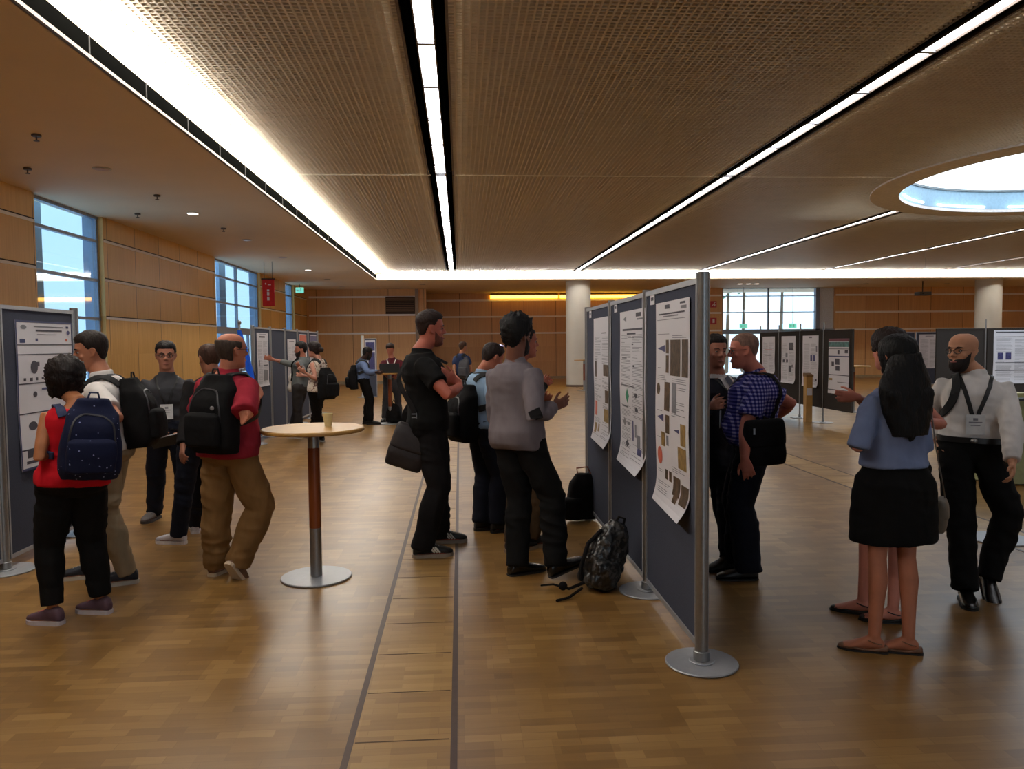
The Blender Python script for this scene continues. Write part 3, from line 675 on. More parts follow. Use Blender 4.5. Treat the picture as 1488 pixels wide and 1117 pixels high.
# boards facing the camera at the right
for i, (a, b_) in enumerate(((9.55, 10.56), (10.62, 11.7))):
    panel('x', 14.9, a, b_, .3, 1.87, ['dark board behind the bald man, left empty', 'dark board at the right picture edge'][i], BOARD2, rail=BOARD2)
post(10.59, 14.9, 2.05, 'thin post between the two dark boards behind the bald man', .2, .015)
poster('x', -1, 14.885, 10.75, 11.6, .75, 1.83, 'blueish poster at the right picture edge', [(.05, .03, .95, .05, 2), (.05, .12, .95, .13, 2), (.1, .42, .24, .55, 5), (.3, .42, .44, .55, 5), (.05, .6, .95, .61, 2), (.05, .75, .95, .76, 2)], 16, .01)
for i in range(3):
    panel('x', 27.5, 15.7 + 1.15 * i, 16.8 + 1.15 * i, .0, 1.95, ['grey board far behind the long haired woman', 'grey board with a white sheet far beyond the women', 'grey board far behind the face of the bald man'][i], BOARD)
poster('x', -1, 27.48, 16.96, 17.75, .6, 1.85, 'distant white poster between the woman and the bald man', [(.3, .04, .7, .06, 1)], 17, .01)
poster('x', -1, 27.48, 18.15, 18.95, .6, 1.85, 'distant white poster just left of the bald man face', [(.3, .3, .7, .4, 7)], 18, .01)
# narrow roll of boards far behind the leaning man
panel('x', 24.6, -3.0, -2.62, 0, 1.86, 'narrow distant board with dark sheets behind the denim shirt man', BOARD)
poster('x', -1, 24.58, -2.97, -2.66, .7, 1.8, 'dark purple sheet on the distant board behind the denim shirt man', [(.05, .05, .95, .3, 5), (.3, .35, .95, .95, 5), (.1, .4, .2, .9, 2)], 19, .01)
post(-3.06, 24.6, 1.95, 'white post of the distant board behind the denim shirt man', .2, .045, m=WHITEM)
# low board and white stand by the left door
post(4.95, 5.93, .9, 'low post cut by the right picture edge', .2, .03) if False else None
# ------------------------------------------------------------------ high tables
def high_table(label):
    t = thing('high_table', label, 'table', (0, 0, 0), 'round high tables')
    link('table_top', MB().disc((0, 0, 0), .357, 1.045, 1.073, 72, .008), TABLEW, t)
    link('upper_sleeve', MB().disc((0, 0, 0), .040, .93, 1.045, 32, .002), ALU, t)
    link('pole', MB().disc((0, 0, 0), .042, .36, .93, 32, .002), POLEW, t)
    link('lower_sleeve', MB().disc((0, 0, 0), .041, .012, .36, 32, .002), ALU, t)
    link('base_plate', MB().disc((0, 0, 0), .247, 0, .014, 72, .004), ALU2, t)
    return t
tb = high_table('round high table with beech top and one paper cup, left of centre')
tb.rotation_euler = (0, 0, .4); tb.location = (-1.04, 5.5, 0)
for x, y, lb in ((-1.47, 16.25, 'distant high table the man in the maroon shirt leans on'), (-.98, 16.9, 'distant high table right of the laptop table'), (4.3, 26.5, 'distant high table in front of the left white column'), (9.05, 17.2, 'distant high table behind the long haired woman')):
    dup(tb, (x, y, 0), random.random(), lb)
cp = thing('paper_cup', 'pale yellow paper cup on the round high table', 'cup', (-.945, 5.56, 1.073))
link('cup_wall', MB().rings([(Vector((-.945, 5.56, 1.073 + z)), Vector((r_, 0, 0)), Vector((0, r_, 0))) for z, r_ in ((0, .024), (.09, .034), (.092, .031), (.004, .022))], 28, cap=True), mat('cup_paper', (214, 200, 150), .6), cp)
link('rim', MB().tube([(-.945 + .034 * math.cos(a * math.pi / 12), 5.56 + .034 * math.sin(a * math.pi / 12), 1.165) for a in range(25)], .002, 6), mat('cup_paper', (214, 200, 150), .6), cp)
tag(link('paper_cup', MB().rings([(Vector((4.55, 26.45, 1.073 + z)), Vector((r_, 0, 0)), Vector((0, r_, 0))) for z, r_ in ((0, .03), (.1, .04))], 16), mat('cup_blue', (90, 120, 180), .6)), 'small blue cup on the distant table by the left column', 'cup')
lp = thing('laptop', 'black open laptop on the distant high table', 'laptop', (-1.45, 16.0, 1.073))
link('keyboard_base', MB().box((-1.64, 15.95, 1.074), (-1.24, 16.22, 1.092)), BLACKM, lp, None)
link('screen', MB().box((-1.64, 15.90, 1.085), (-1.24, 15.92, 1.27), 0, ), BLACKM, lp, None)
# wooden sign stand, drink counter and odd items on the right
st = thing('sign_stand', 'slim pale wooden stand with a white label before the dark right boards', 'stand', (7.05, 15.2, 0))
link('stand_post', MB().box((6.99, 15.14, 0), (7.12, 15.27, .93)), mat('pale_wood', (176, 136, 76), .5, 0, .1, 8), st, None)
link('slanted_top', MB().add([(6.98, 15.12, .93), (7.13, 15.12, .93), (7.13, 15.28, .93), (6.98, 15.28, .93), (6.98, 15.12, .96), (7.13, 15.12, .96), (7.13, 15.28, 1.0), (6.98, 15.28, 1.0)], [(0, 1, 2, 3), (4, 5, 6, 7), (0, 1, 5, 4), (1, 2, 6, 5), (2, 3, 7, 6), (3, 0, 4, 7)]), mat('dark_walnut', (120, 84, 40), .5), st, None)
link('label', MB().box((7.0, 15.134, .55), (7.11, 15.14, .7)), PAPER, st, None)
ct = thing('counter', 'pale green counter with dark edged top at the right picture edge', 'counter', (6.9, 8.6, 0))
link('counter_body', MB().box((5.98, 8.2, .02), (7.0, 8.9, .96)), mat('counter_green', (150, 152, 110), .6), ct, None)
link('counter_top', MB().box((5.94, 8.15, .96), (7.05, 8.95, .99)), BLACKM, ct, None)
mb = MB()
for k in range(4): mb.box((6.05 + k * .02, 8.3, .99 + k * .012), (6.4 + k * .02, 8.7, 1.0 + k * .012))
tag(link('paper_stack', mb, mat('leaflet_yellow', (206, 200, 140), .6), None, None), 'stack of pale yellow leaflets on the green counter', 'paper')
post(4.02, 5.93, .0 + .9, 'post base with round plate at the lower right picture edge', .2, .028) if False else None
bp_ = thing('floor_plate', 'round pale base plate cut by the right picture edge', 'plate', (4.35, 5.98, 0))
link('disc', MB().disc((4.42, 6.0, 0), .24, 0, .014, 56, .004), ALU2, bp_); link('stub', MB().disc((4.42, 6.0, 0), .03, .014, 1.0, 20), ALU, bp_)
# white and blue flags beside the left door
fl = thing('flag_stand', 'furled white and blue flags beside the far left glass door', 'flag', (-3.310, 12.200, 0))
def flag(mb, top, bot, r0, r1, ph):
    rs = []
    for k in range(14):
        q = k / 13; c_ = Vector(top).lerp(Vector(bot), q); r_ = r0 + (r1 - r0) * q
        a = ph + q * 1.2
        rs.append((c_, Vector((math.cos(a), math.sin(a), 0)) * r_ * (1 + .1 * math.sin(k * 2)), Vector((-math.sin(a), math.cos(a), 0)) * r_ * .45))
    return mb.rings(rs, 18, p=1.5)
link('flag_pole', MB().tube([(-3.420, 12.300, .1), (-3.420, 12.300, 2.0)], .016, 10).ball((-3.420, 12.300, 2.02), .03, .03, .04), ALU, fl)
link('blue_flag', flag(MB(), (-3.420, 12.270, 1.9), (-3.220, 12.200, 1.12), .03, .1, .3), cloth('flag_blue', (24, 78, 190)), fl)
link('dark_flag', flag(MB(), (-3.400, 12.300, 1.75), (-3.160, 12.280, .95), .03, .12, 1.0), cloth('flag_dark', (38, 30, 34)), fl)
link('white_flag', flag(MB(), (-3.460, 12.220, 1.8), (-3.380, 12.150, 1.3), .04, .12, .1), cloth('flag_white', (186, 186, 204)), fl)
link('foot', MB().disc((-3.420, 12.300, 0), .2, 0, .03, 40), ALU2, fl)
ib = thing('info_stand', 'pale grey box stand at the foot of the flags', 'stand', (-3.280, 12.000, 0))
link('box', MB().box((-3.420, 11.950, .02), (-3.180, 12.200, .62)), mat('box_pale', (176, 176, 192), .5), ib, None)
link('edge_strip', MB().box((-3.190, 11.940, .02), (-3.175, 11.950, .62)).box((-3.430, 11.940, 0), (-3.175, 12.200, .02)), ALU2, ib, None)

# ------------------------------------------------------------------ people
UP = Vector((0, 0, 1))
HR = [(-.128, .062, .02, .026), (-.116, .082, -.002, .040), (-.095, .089, -.035, .053), (-.06, .088, -.065, .062), (-.03, .087, -.082, .068), (0, .086, -.095, .073),
      (.03, .092, -.103, .077), (.06, .089, -.103, .077), (.085, .074, -.092, .069), (.104, .050, -.070, .053), (.115, .018, -.036, .028)]
def hring(z):
    if z <= HR[0][0]: return HR[0]
    for a, b in zip(HR, HR[1:]):
        if z <= b[0]:
            t = (z - a[0]) / (b[0] - a[0]); return tuple(a[i] + (b[i] - a[i]) * t for i in range(4))
    return HR[-1]
def head_in(p):
    if p.z > .118 or p.z < -.13: return False
    z, f_, b_, w_ = hring(p.z); yc = (f_ + b_) / 2; ry = (f_ - b_) / 2
    return (abs(p.x) / w_) ** 2.2 + (abs(p.y - yc) / ry) ** 2.2 < 1
_hc = {}
def head_radius(d):
    key = (round(d.x, 3), round(d.y, 3), round(d.z, 3))
    if key not in _hc:
        lo, hi = .01, .17
        for _ in range(12):
            m = (lo + hi) / 2
            if head_in(d * m): lo = m
            else: hi = m
        _hc[key] = lo
    return _hc[key]
def sphere_dirs(nu=48, nv=30):
    return [[Vector((math.sin(math.pi * (j + .5) / nv) * math.cos(2 * math.pi * i / nu), math.sin(math.pi * (j + .5) / nv) * math.sin(2 * math.pi * i / nu), math.cos(math.pi * (j + .5) / nv))) for i in range(nu)] for j in range(nv)]
DIRS = sphere_dirs()
def shell(mask, thick, rough=0, freq=40, seed=0):
    """closed shell hugging the head, lifted where mask(dir, point) > 0 and sunk below the skin elsewhere"""
    mb = MB(); vs = []; nu, nv = 48, 30
    for row in DIRS:
        for d in row:
            r_ = head_radius(d); p = d * r_; k = max(0, min(1, mask(d, p)))
            t = -.012 + (thick(d, p) + .012) * k if callable(thick) else -.012 + (thick + .012) * k
            if rough and k > .2: t += rough * noise.noise(d * freq + Vector((seed, 0, 0)))
            vs.append(d * (r_ + t))
    fs = [(j * nu + i, j * nu + (i + 1) % nu, (j + 1) * nu + (i + 1) % nu, (j + 1) * nu + i) for j in range(nv - 1) for i in range(nu)]
    fs += [tuple(range(nu)), tuple(reversed(range((nv - 1) * nu, nv * nu)))]
    return mb.add(vs, fs)
def ss(a, b, x): t = max(0, min(1, (x - a) / (b - a))); return t * t * (3 - 2 * t)
def hair_mask(front=.062, side=.005, back=-.075):
    def f(d, p):
        q = p.y                                         # forward
        line = front if q > .055 else (side + (front - side) * ss(.02, .055, q) if q > .02 else (side if q > -.015 else side + (back - side) * ss(-.015, -.06, q)))
        if q > .02: line = max(line, front - .01 - abs(p.x) * .1) if q > .05 else line
        return (p.z - line) / .012
    return f
def bald_mask(d, p):                                    # ring of hair below a bare crown
    ring = min((p.z + (.075 if p.y < -.02 else -.005)) / .012, (.070 - p.z - p.y * .12) / .014)
    return ring if p.y < .035 else -1
def beard_mask(d, p):
    if p.y < .0: return -1
    return min((-.040 - p.z - abs(p.x) * .1) / .012 if p.y > .02 else -1, 1)
def jaw_mask(d, p):
    return min((-.045 - p.z + max(0, .06 - p.y) * 1.1) / .014, (p.y - .005) / .02)
def ik(a, c, l1, l2, pole):
    d = c - a; L = d.length
    if L > (l1 + l2) * .999: return a + d * (l1 / (l1 + l2))
    x = (l1 * l1 - l2 * l2 + L * L) / (2 * L); h = math.sqrt(max(0, l1 * l1 - x * x)); u = d / L
    pl = (pole - u * pole.dot(u)); pl = pl.normalized() if pl.length > 1e-4 else Vector((0, 0, 0))
    return a + u * x + pl * h
def raysphere(px, py, c, L, sign):
    o = Vector((0, 0, EYE)); d = ray(px, py).normalized(); oc = o - c; b = oc.dot(d); q = oc.length_squared - L * L; D = b * b - q
    p = o + d * (-b + sign * math.sqrt(D)) if D > 0 else o + d * (-b)
    return c + (p - c).normalized() * min(L, (p - c).length * 1.0) if D > 0 else c + (p - c).normalized() * min(L * 1.08, (p - c).length)
TR = [(-.17, .10, .075, 0), (-.06, .165, .108, -.012), (.08, .172, .12, -.012), (.25, .152, .108, 0), (.38, .142, .10, 0), (.55, .155, .11, .004), (.72, .172, .122, 0), (.80, .166, .112, -.006), (.87, .138, .096, -.012), (.93, .104, .08, -.014), (.985, .078, .066, -.014), (1.05, .058, .056, -.008)]
TRF = [(-.17, .105, .08, 0), (-.06, .172, .115, -.015), (.08, .174, .122, -.014), (.25, .142, .10, 0), (.38, .124, .09, 0), (.55, .138, .112, .01), (.72, .15, .118, .008), (.80, .144, .10, -.006), (.87, .118, .084, -.01), (.93, .088, .07, -.012), (.985, .066, .056, -.012), (1.05, .05, .05, -.006)]
def tring(T_, t):
    if t <= T_[0][0]: return T_[0]
    for a, b in zip(T_, T_[1:]):
        if t <= b[0]:
            q = (t - a[0]) / (b[0] - a[0]); q = q * q * (3 - 2 * q) * .4 + q * .6; return tuple(a[i] + (b[i] - a[i]) * q for i in range(4))
    return T_[-1]

def hand(mb, wr, d, pn, thumb, s, curl=.5, spread=.12, thumb_out=.7):
    d = d.normalized(); pn = (pn - d * pn.dot(d)).normalized(); th = thumb
    wdt = pn.cross(d).normalized()
    if wdt.dot(th) < 0: wdt = -wdt                       # wdt points to the thumb side
    k1 = wr + d * .085 * s
    mb.rings([(wr - d * .02 * s, wdt * .026 * s, pn * .020 * s), (wr + d * .015 * s, wdt * .031 * s, pn * .019 * s), (wr + d * .05 * s, wdt * .040 * s, pn * .017 * s), (k1, wdt * .041 * s, pn * .014 * s), (k1 + d * .008 * s, wdt * .035 * s, pn * .009 * s)], 12, p=2.4)
    for i, (o_, ln) in enumerate(((.031, .072), (.0105, .080), (-.0105, .075), (-.031, .060))):
        p = k1 + wdt * o_ * s - d * .004 * s; dd = (d + wdt * spread * (o_ / .03)).normalized(); pts = [p]; a = 0
        ax = dd.cross(pn).normalized()
        for j, fr in enumerate((.42, .32, .26)):
            a += curl * (.55, .8, .7)[j] * (1 + .12 * i)
            v = (dd * math.cos(a) + pn * math.sin(a)).normalized(); pts.append(pts[-1] + v * ln * s * fr * 1.05)
        mb.tube(pts, [.0098 * s, .0092 * s, .0085 * s, .0072 * s], 8)
    tv = (wdt * thumb_out + d * .75 + pn * .35).normalized(); p = wr + d * .022 * s + wdt * .022 * s
    mb.tube([p, p + tv * .042 * s, p + tv * .042 * s + (tv * .6 + d * .5 + pn * .25 * (1 + curl)).normalized() * .032 * s, p + tv * .042 * s + (tv * .6 + d * .5 + pn * .25 * (1 + curl)).normalized() * .032 * s + (d * .8 + tv * .3 + pn * .3 * curl).normalized() * .024 * s], [.014 * s, .011 * s, .0098 * s, .008 * s], 8)

def ribbon(bvh, pts, width, th, off, n=40, proj=True):
    pts = [Vector(p) for p in pts]; out = []
    seg = len(pts) - 1
    for k in range(n + 1):
        q = k / n * seg; i = min(int(q), seg - 1); t = q - i
        p0 = pts[max(i - 1, 0)]; p1 = pts[i]; p2 = pts[i + 1]; p3 = pts[min(i + 2, seg)]
        out.append(.5 * ((2 * p1) + (p2 - p0) * t + (2 * p0 - 5 * p1 + 4 * p2 - p3) * t * t + (3 * p1 - p0 - 3 * p2 + p3) * t ** 3))
    nr = []
    for k, p in enumerate(out):
        if proj and bvh:
            loc, no, _, dist = bvh.find_nearest(p)
            if loc is not None: out[k] = loc + no * off; nr.append(no.copy()); continue
        nr.append(None)
    for it in range(2): out = [out[0]] + [(out[k - 1] + out[k] * 2 + out[k + 1]) / 4 for k in range(1, n)] + [out[-1]]
    mb = MB(); rs = []; last = Vector((0, -1, 0))
    for k, p in enumerate(out):
        t = (out[min(k + 1, n)] - out[max(k - 1, 0)]).normalized()
        no = nr[k] or last; no = (no - t * no.dot(t)).normalized(); last = no; sd = t.cross(no).normalized()
        rs.append((p, sd * width / 2, no * th / 2))
    return mb.rings(rs, 8, p=4)

SKINS = {}
def skin(col):
    if col not in SKINS: SKINS[col] = mat('skin_%d' % len(SKINS), col, .55, 0, .08, 14, bump=.04, spec=.3)
    return SKINS[col]
def hairm(col): return mat('hair_%d_%d_%d' % col, col, .6, 0, .35, 60, bump=.5, bscale=70, spec=.25, stretch=(1, 1, .25))
EYEW = mat('eye_white', (150, 138, 130), .3); IRIS = mat('iris_dark', (38, 26, 20), .25); LIP = mat('lips', (150, 84, 76), .5)

class Person: pass
def person(label, d, H, yaw, headpx, neck, pelvis, arms, legs, cloth_, hyaw=None, hpitch=0, hroll=0, female=False, skincol=(176, 122, 96), lean=0, girth=1.0, belly=0, detail=1, swing=0, ph=.527):
    """neck/pelvis: (px, py[, depth offset]); arms: dict l/r -> (elbow px,py,sign, wrist px,py,sign, curl[, fingers dir, palm normal]);
    legs: dict l/r -> (heel px, py on the floor, toe yaw[, lift, pitch, knee side]). yaw 0 looks away, 90 right, 180 to the camera."""
    P = Person(); s = H / 1.75; P.s = s
    yr = R(yaw); fwd = Vector((math.sin(yr), math.cos(yr), 0)); rt = Vector((math.cos(yr), -math.sin(yr), 0)); P.f, P.r = fwd, rt
    Pc = ony(pelvis[0], pelvis[1], d + (pelvis[2] if len(pelvis) > 2 else 0)); Pc.z = ph * H
    Nb = ony(neck[0], neck[1], d + (neck[2] if len(neck) > 2 else 0))
    T_ = TRF if female else TR
    L = (Nb - Pc).length; u = (Nb - Pc).normalized(); P.u, P.Pc, P.Nb, P.L = u, Pc, Nb, L
    sr = (rt * math.cos(R(swing)) + fwd * math.sin(R(swing))).normalized()   # shoulder line
    tf = (fwd - u * fwd.dot(u)).normalized()
    def axes(t):
        q = ss(.1, .8, t); a = (rt * (1 - q) + sr * q); a = (a - u * a.dot(u)).normalized(); f = u.cross(a); 
        if f.dot(fwd) < 0: f = -f
        return a, f
    def tor(t): return Pc + u * (L * t)
    P.tor = tor; P.axes = axes
    def torso(mb, t0, t1, g, gd=None, minw=0, p=2.5, flare=0, sub=12):
        gd = g if gd is None else gd; rs = []
        for k in range(sub + 1):
            t = t0 + (t1 - t0) * k / sub; _, w_, dp, yo = tring(T_, t); a, f = axes(t)
            bl = belly * math.exp(-((t - .28) / .2) ** 2)
            w_ = max(w_ * girth, minw * (1 if t < .7 else 0)); fl = flare * max(0, (.35 - t)) ** 1.2
            rs.append((tor(t) + f * ((yo + bl * .6) * s), a * ((w_ + g + fl) * s), f * ((dp * girth + bl * .5 + gd + fl) * s)))
        return mb.rings(rs, 28, p=p)
    vox = max(.0065, d * .00125) if detail else max(.01, d * .0014)
    # joints
    shw = (.150 if female else .172) * s * (girth * .5 + .5)
    St = .805; J = {}
    for k, sg in (('l', -1), ('r', 1)): J['s' + k] = tor(St) + axes(St)[0] * sg * shw - axes(St)[1] * .008 * s
    la, lf = (.265 if female else .29) * s, (.235 if female else .26) * s
    for k in 'lr':
        e = arms[k]; J['e' + k] = raysphere(e[0], e[1], J['s' + k], la, e[2]); J['w' + k] = raysphere(e[3], e[4], J['e' + k], lf, e[5])
    th, sh = .245 * H, .24 * H
    for k, sg in (('l', -1), ('r', 1)):
        J['h' + k] = Pc + rt * sg * .088 * s - UP * .01 * s
        g = legs[k]; ty = R(g[2]); td = Vector((math.sin(ty), math.cos(ty), 0)); lift = g[3] if len(g) > 3 else 0; fp = R(g[4]) if len(g) > 4 else 0
        if lift: hd = onz(g[0], g[1], lift)
        else: hd = onz(g[0], g[1], 0)
        fd = (td * math.cos(fp) - UP * math.sin(fp)).normalized(); fu = (UP * math.cos(fp) + td * math.sin(fp)).normalized()
        J['heel' + k] = hd; J['fd' + k] = fd; J['fu' + k] = fu
        J['a' + k] = hd + fd * .055 * s + fu * .085 * s
        kn = (td * .5 + fwd + (rt * sg * .12)).normalized() if len(g) <= 5 else Vector(g[5]).normalized()
        J['k' + k] = ik(J['h' + k], J['a' + k], th, sh, kn)
    P.J = J
    # head frame
    hy = R(yaw if hyaw is None else hyaw); hf = Vector((math.sin(hy), math.cos(hy), 0)); hr = Vector((math.cos(hy), -math.sin(hy), 0))
    pr = R(hpitch); hf2 = hf * math.cos(pr) - UP * math.sin(pr); hu = UP * math.cos(pr) + hf * math.sin(pr)
    rr = R(hroll); hr2 = hr * math.cos(rr) + hu * math.sin(rr); hu2 = hu * math.cos(rr) - hr * math.sin(rr)
    hd_d = headpx[2] if len(headpx) > 2 else 0
    hc = ony(headpx[0], headpx[1], d + hd_d)
    HS = .5 + .5 * s
    HM = Matrix((hr2, hf2, hu2)).transposed().to_4x4(); HM.translation = hc; HM = HM @ Matrix.Scale(HS, 4); P.HM = HM; P.hc = hc
    HM3 = HM.to_3x3()
    base_ = Vector((Pc.x, Pc.y, 0)); P.root = thing('person', label, 'person', base_)
    # ---- body: one continuous skin surface
    mb = MB(); k_ = len(mb.v)
    mb.rings([(HM @ Vector((0, (f_ + b_) / 2, z)), HM3 @ Vector((w_, 0, 0)), HM3 @ Vector((0, (f_ - b_) / 2, 0))) for z, f_, b_, w_ in HR], 26, p=2.2)
    def hb(c, rx, ry, rz): mb.ball(HM @ Vector(c), rx, ry, rz, HM3, 10)
    mb.tube([HM @ Vector(v) for v in ((0, .082, .018), (0, .098, -.008), (0, .107, -.026))], [.0085 * HS, .0105 * HS, .0135 * HS], 8)
    hb((-.011, .096, -.031), .009, .010, .008); hb((.011, .096, -.031), .009, .010, .008)
    mb.tube([HM @ Vector(v) for v in ((-.05, .074, .026), (-.02, .088, .024), (.02, .088, .024), (.05, .074, .026))], .0085 * HS, 8)
    hb((-.043, .062, -.028), .02, .018, .018); hb((.043, .062, -.028), .02, .018, .018)
    mb.tube([HM @ Vector(v) for v in ((-.02, .084, -.066), (0, .093, -.064), (.02, .084, -.066))], .0065 * HS, 8); mb.tube([HM @ Vector(v) for v in ((-.017, .083, -.075), (0, .091, -.076), (.017, .083, -.075))], .0065 * HS, 8)
    hb((0, .078, -.108), .022, .016, .017)
    for sg in (-1, 1):
        mb.tube([HM @ Vector((sg * (.074 + q * .3), y_, z_)) for y_, z_, q in ((.004, -.03, 0), (-.012, -.022, .03), (-.02, .0, .045), (-.016, .02, .045), (.0, .026, .02), (.006, .01, 0))], .0068 * HS, 6)
        hb((sg * .077, -.006, -.002), .006, .012, .022)
    neckr = (.05 if female else .06) * s
    mb.tube([Nb - u * .06 * s, Nb + u * .01 * s, HM @ Vector((0, -.022, -.085)), HM @ Vector((0, -.02, -.03))], [neckr * 1.25, neckr * 1.08, neckr, neckr], 16)
    torso(mb, -.17, 1.05, -.012, sub=14)
    for k, sg in (('l', -1), ('r', 1)):
        S_, E_, W_ = J['s' + k], J['e' + k], J['w' + k]; fm = .84 if female else 1
        mb.tube([S_ + (tor(St) - S_) * .35, S_, S_.lerp(E_, .35), S_.lerp(E_, .75), E_, E_.lerp(W_, .3), E_.lerp(W_, .7), W_], [r_ * s * fm * (girth * .5 + .5) for r_ in (.05, .056, .05, .043, .040, .041, .033, .026)], 14)
        e = arms[k]; dv = (W_ - E_).normalized(); pn = -axes(St)[0] * sg
        if len(e) > 7 and e[7]: dv = Vector(e[7]).normalized()
        if len(e) > 8 and e[8]: pn = Vector(e[8]).normalized()
        tb_ = dv.cross(pn) * sg
        if detail or True: hand(mb, W_, dv, pn, tb_, s * (.9 if female else 1) * (1 if d < 9 else 1.12), e[6] if len(e) > 6 else .45)
        P.J['hand' + k] = W_ + dv * .09 * s; P.J['dv' + k] = dv
        Hh, K_, A_ = J['h' + k], J['k' + k], J['a' + k]
        back = -fwd
        mb.tube([Hh + UP * .03 * s, Hh.lerp(K_, .3), Hh.lerp(K_, .75), K_, K_.lerp(A_, .28) + back * .012 * s, K_.lerp(A_, .6) + back * .006 * s, A_], [r_ * s * fm ** .4 for r_ in (.088, .078, .060, .052, .056, .043, .034)], 14)
        fd, fu, hl = J['fd' + k], J['fu' + k], J['heel' + k]; sd = fd.cross(fu).normalized(); fl = .25 * s * (.92 if female else 1)
        mb.rings([(hl + fd * (x * fl) + fu * (h_ * .5 + .012) * s, sd * w_ * s, fu * h_ * .5 * s) for x, w_, h_ in ((.02, .022, .05), (.12, .031, .075), (.3, .033, .085), (.55, .04, .055), (.78, .044, .032), (.95, .03, .022))], 12)
    me = fuse(mb, vox, 3, name='body'); P.body_bvh = BVHTree.FromPolygons([v.co.copy() for v in me.vertices], [tuple(p.vertices) for p in me.polygons])
    link('body', me, skin(skincol), P.root, None)
    # eyes and brows on faces that can be seen
    if d < 9:
        for nm_, z_, rad, m_, yo in (('eyes', 0.002, .0105, EYEW, .0755), ('irises', 0.001, .0062, IRIS, .0815)):
            q = MB()
            for sg in (-1, 1): q.ball(HM @ Vector((sg * .031, yo + (.001 if nm_ == 'irises' else 0), z_)), rad * HS, rad * HS * .9, rad * HS * .7, HM3.normalized(), 10)
            link(nm_, q, m_, P.root)
    # ---- clothes
    c = cloth_; cv = max(.009, d * .0016)
    P.shirt = None
    if 'shirt' in c:
        q = dict(g=.016, hem=-.02, sleeve='short', loose=.0, collar=True, top=.975, flare=0, minw=.15); q.update(c['shirt'])
        mb = MB(); torso(mb, q['hem'], q['top'], q['g'], q['g'] + q['loose'] * .4, q['minw'], flare=q['flare'], sub=14)
        for k, sg in (('l', -1), ('r', 1)):
            S_, E_, W_ = J['s' + k], J['e' + k], J['w' + k]; inn = S_ + (tor(St) - S_) * .45 - u * .03 * s; g = q['g']; fm = (.84 if female else 1) * (girth * .5 + .5)
            if q['sleeve'] == 'short':
                e1 = S_.lerp(E_, q.get('slen', .68)); mb.tube([inn, S_, S_.lerp(e1, .5), e1], [r_ * s * fm + g * s * .7 for r_ in (.055, .057, .056, .056)], 16, round_=False)
            elif q['sleeve'] == 'long':
                e1 = E_.lerp(W_, q.get('slen', .93)); mb.tube([inn, S_, S_.lerp(E_, .5), E_, E_.lerp(e1, .5), e1], [r_ * s * fm + g * s * .7 for r_ in (.055, .057, .051, .047, .042, .034)], 16, round_=False)
            elif q['sleeve'] == 'none':
                mb.ball(S_ + (tor(St) - S_) * .5, .05 * s, .06 * s, .055 * s)
        if q['collar']:
            a, f = axes(1); cc = tor(.975)
            mb.rings([(cc - u * .012 * s, a * .088 * s, f * .082 * s), (cc + u * .022 * s + f * .004 * s, a * .073 * s, f * .07 * s), (cc + u * .045 * s - f * .002 * s, a * .066 * s, f * .064 * s)], 20)
        me = fuse(mb, cv, 4, .016 * s, .19, 'shirt', q.get('crease', .010))
        P.shirt = BVHTree.FromPolygons([v.co.copy() for v in me.vertices], [tuple(p.vertices) for p in me.polygons])
        link(q.get('name', 'shirt'), me, q['m'], P.root, None)
        if q.get('belt'):
            a, f = axes(.14); mb = MB(); c0 = tor(.135); _, w_, dp, yo = tring(T_, .13)
            for z_ in (0,): mb.rings([(c0 + f * yo * s - u * .018, a * (w_ * girth + .036) * s, f * (dp * girth + .04) * s), (c0 + f * yo * s + u * .018, a * (w_ * girth + .036) * s, f * (dp * girth + .04) * s)], 28, p=2.5)
            link('belt', mb, mat('belt_black', (22, 20, 20), .4), P.root)
            link('belt_buckle', MB().ball(c0 + f * (dp * girth + .046 + yo) * s, .022, .022, .016, None, 10), ALU, P.root)
    if 'trousers' in c:
        q = dict(g=.014, hem=.055, thigh=.1, knee=.078, ankle=.07, top=.17); q.update(c['trousers'])
        mb = MB(); torso(mb, -.17, q['top'], q['g'], sub=8)
        for k in 'lr':
            Hh, K_, A_ = J['h' + k], J['k' + k], J['a' + k]; e1 = A_ + (K_ - A_).normalized() * (q['hem'] - .07) * s
            sg = -1 if k == 'l' else 1
            mb.tube([Hh + UP * .06 * s, Hh.lerp(K_, .25), Hh.lerp(K_, .7), K_, K_.lerp(e1, .3) - fwd * .012 * s, K_.lerp(e1, .7), e1], [r_ * s for r_ in (q['thigh'], q['thigh'] * .97, q['knee'] * 1.12, q['knee'], q['knee'] * .98, q['ankle'] * 1.03, q['ankle'])], 18, round_=False)
        link('trousers', fuse(mb, cv, 4, .018 * s, .16, 'trousers', .011), q['m'], P.root, None)
    if 'skirt' in c:
        q = c['skirt']; mb = MB(); rs = []
        for k in range(15):
            t = k / 14; a, f = axes(.1); z = Pc.z + .14 * s - q['len'] * t; ct = Vector((Pc.x, Pc.y, z)) - fwd * .01
            w_ = (.148 + .07 * ss(0, .35, t) + q.get('flare', .03) * t) * s; dp = (.115 + .055 * ss(0, .35, t) + q.get('flare', .03) * t) * s
            rs.append((ct, a * w_, f * dp))
        for ct, a, f in reversed(rs[:-1]): rs.append((ct, a * .94, f * .94)) if False else None
        mb.rings(rs, 36, p=2.3); link('skirt', fuse(mb, cv, 3, .014, .16, 'skirt', .006), q['m'], P.root, None)
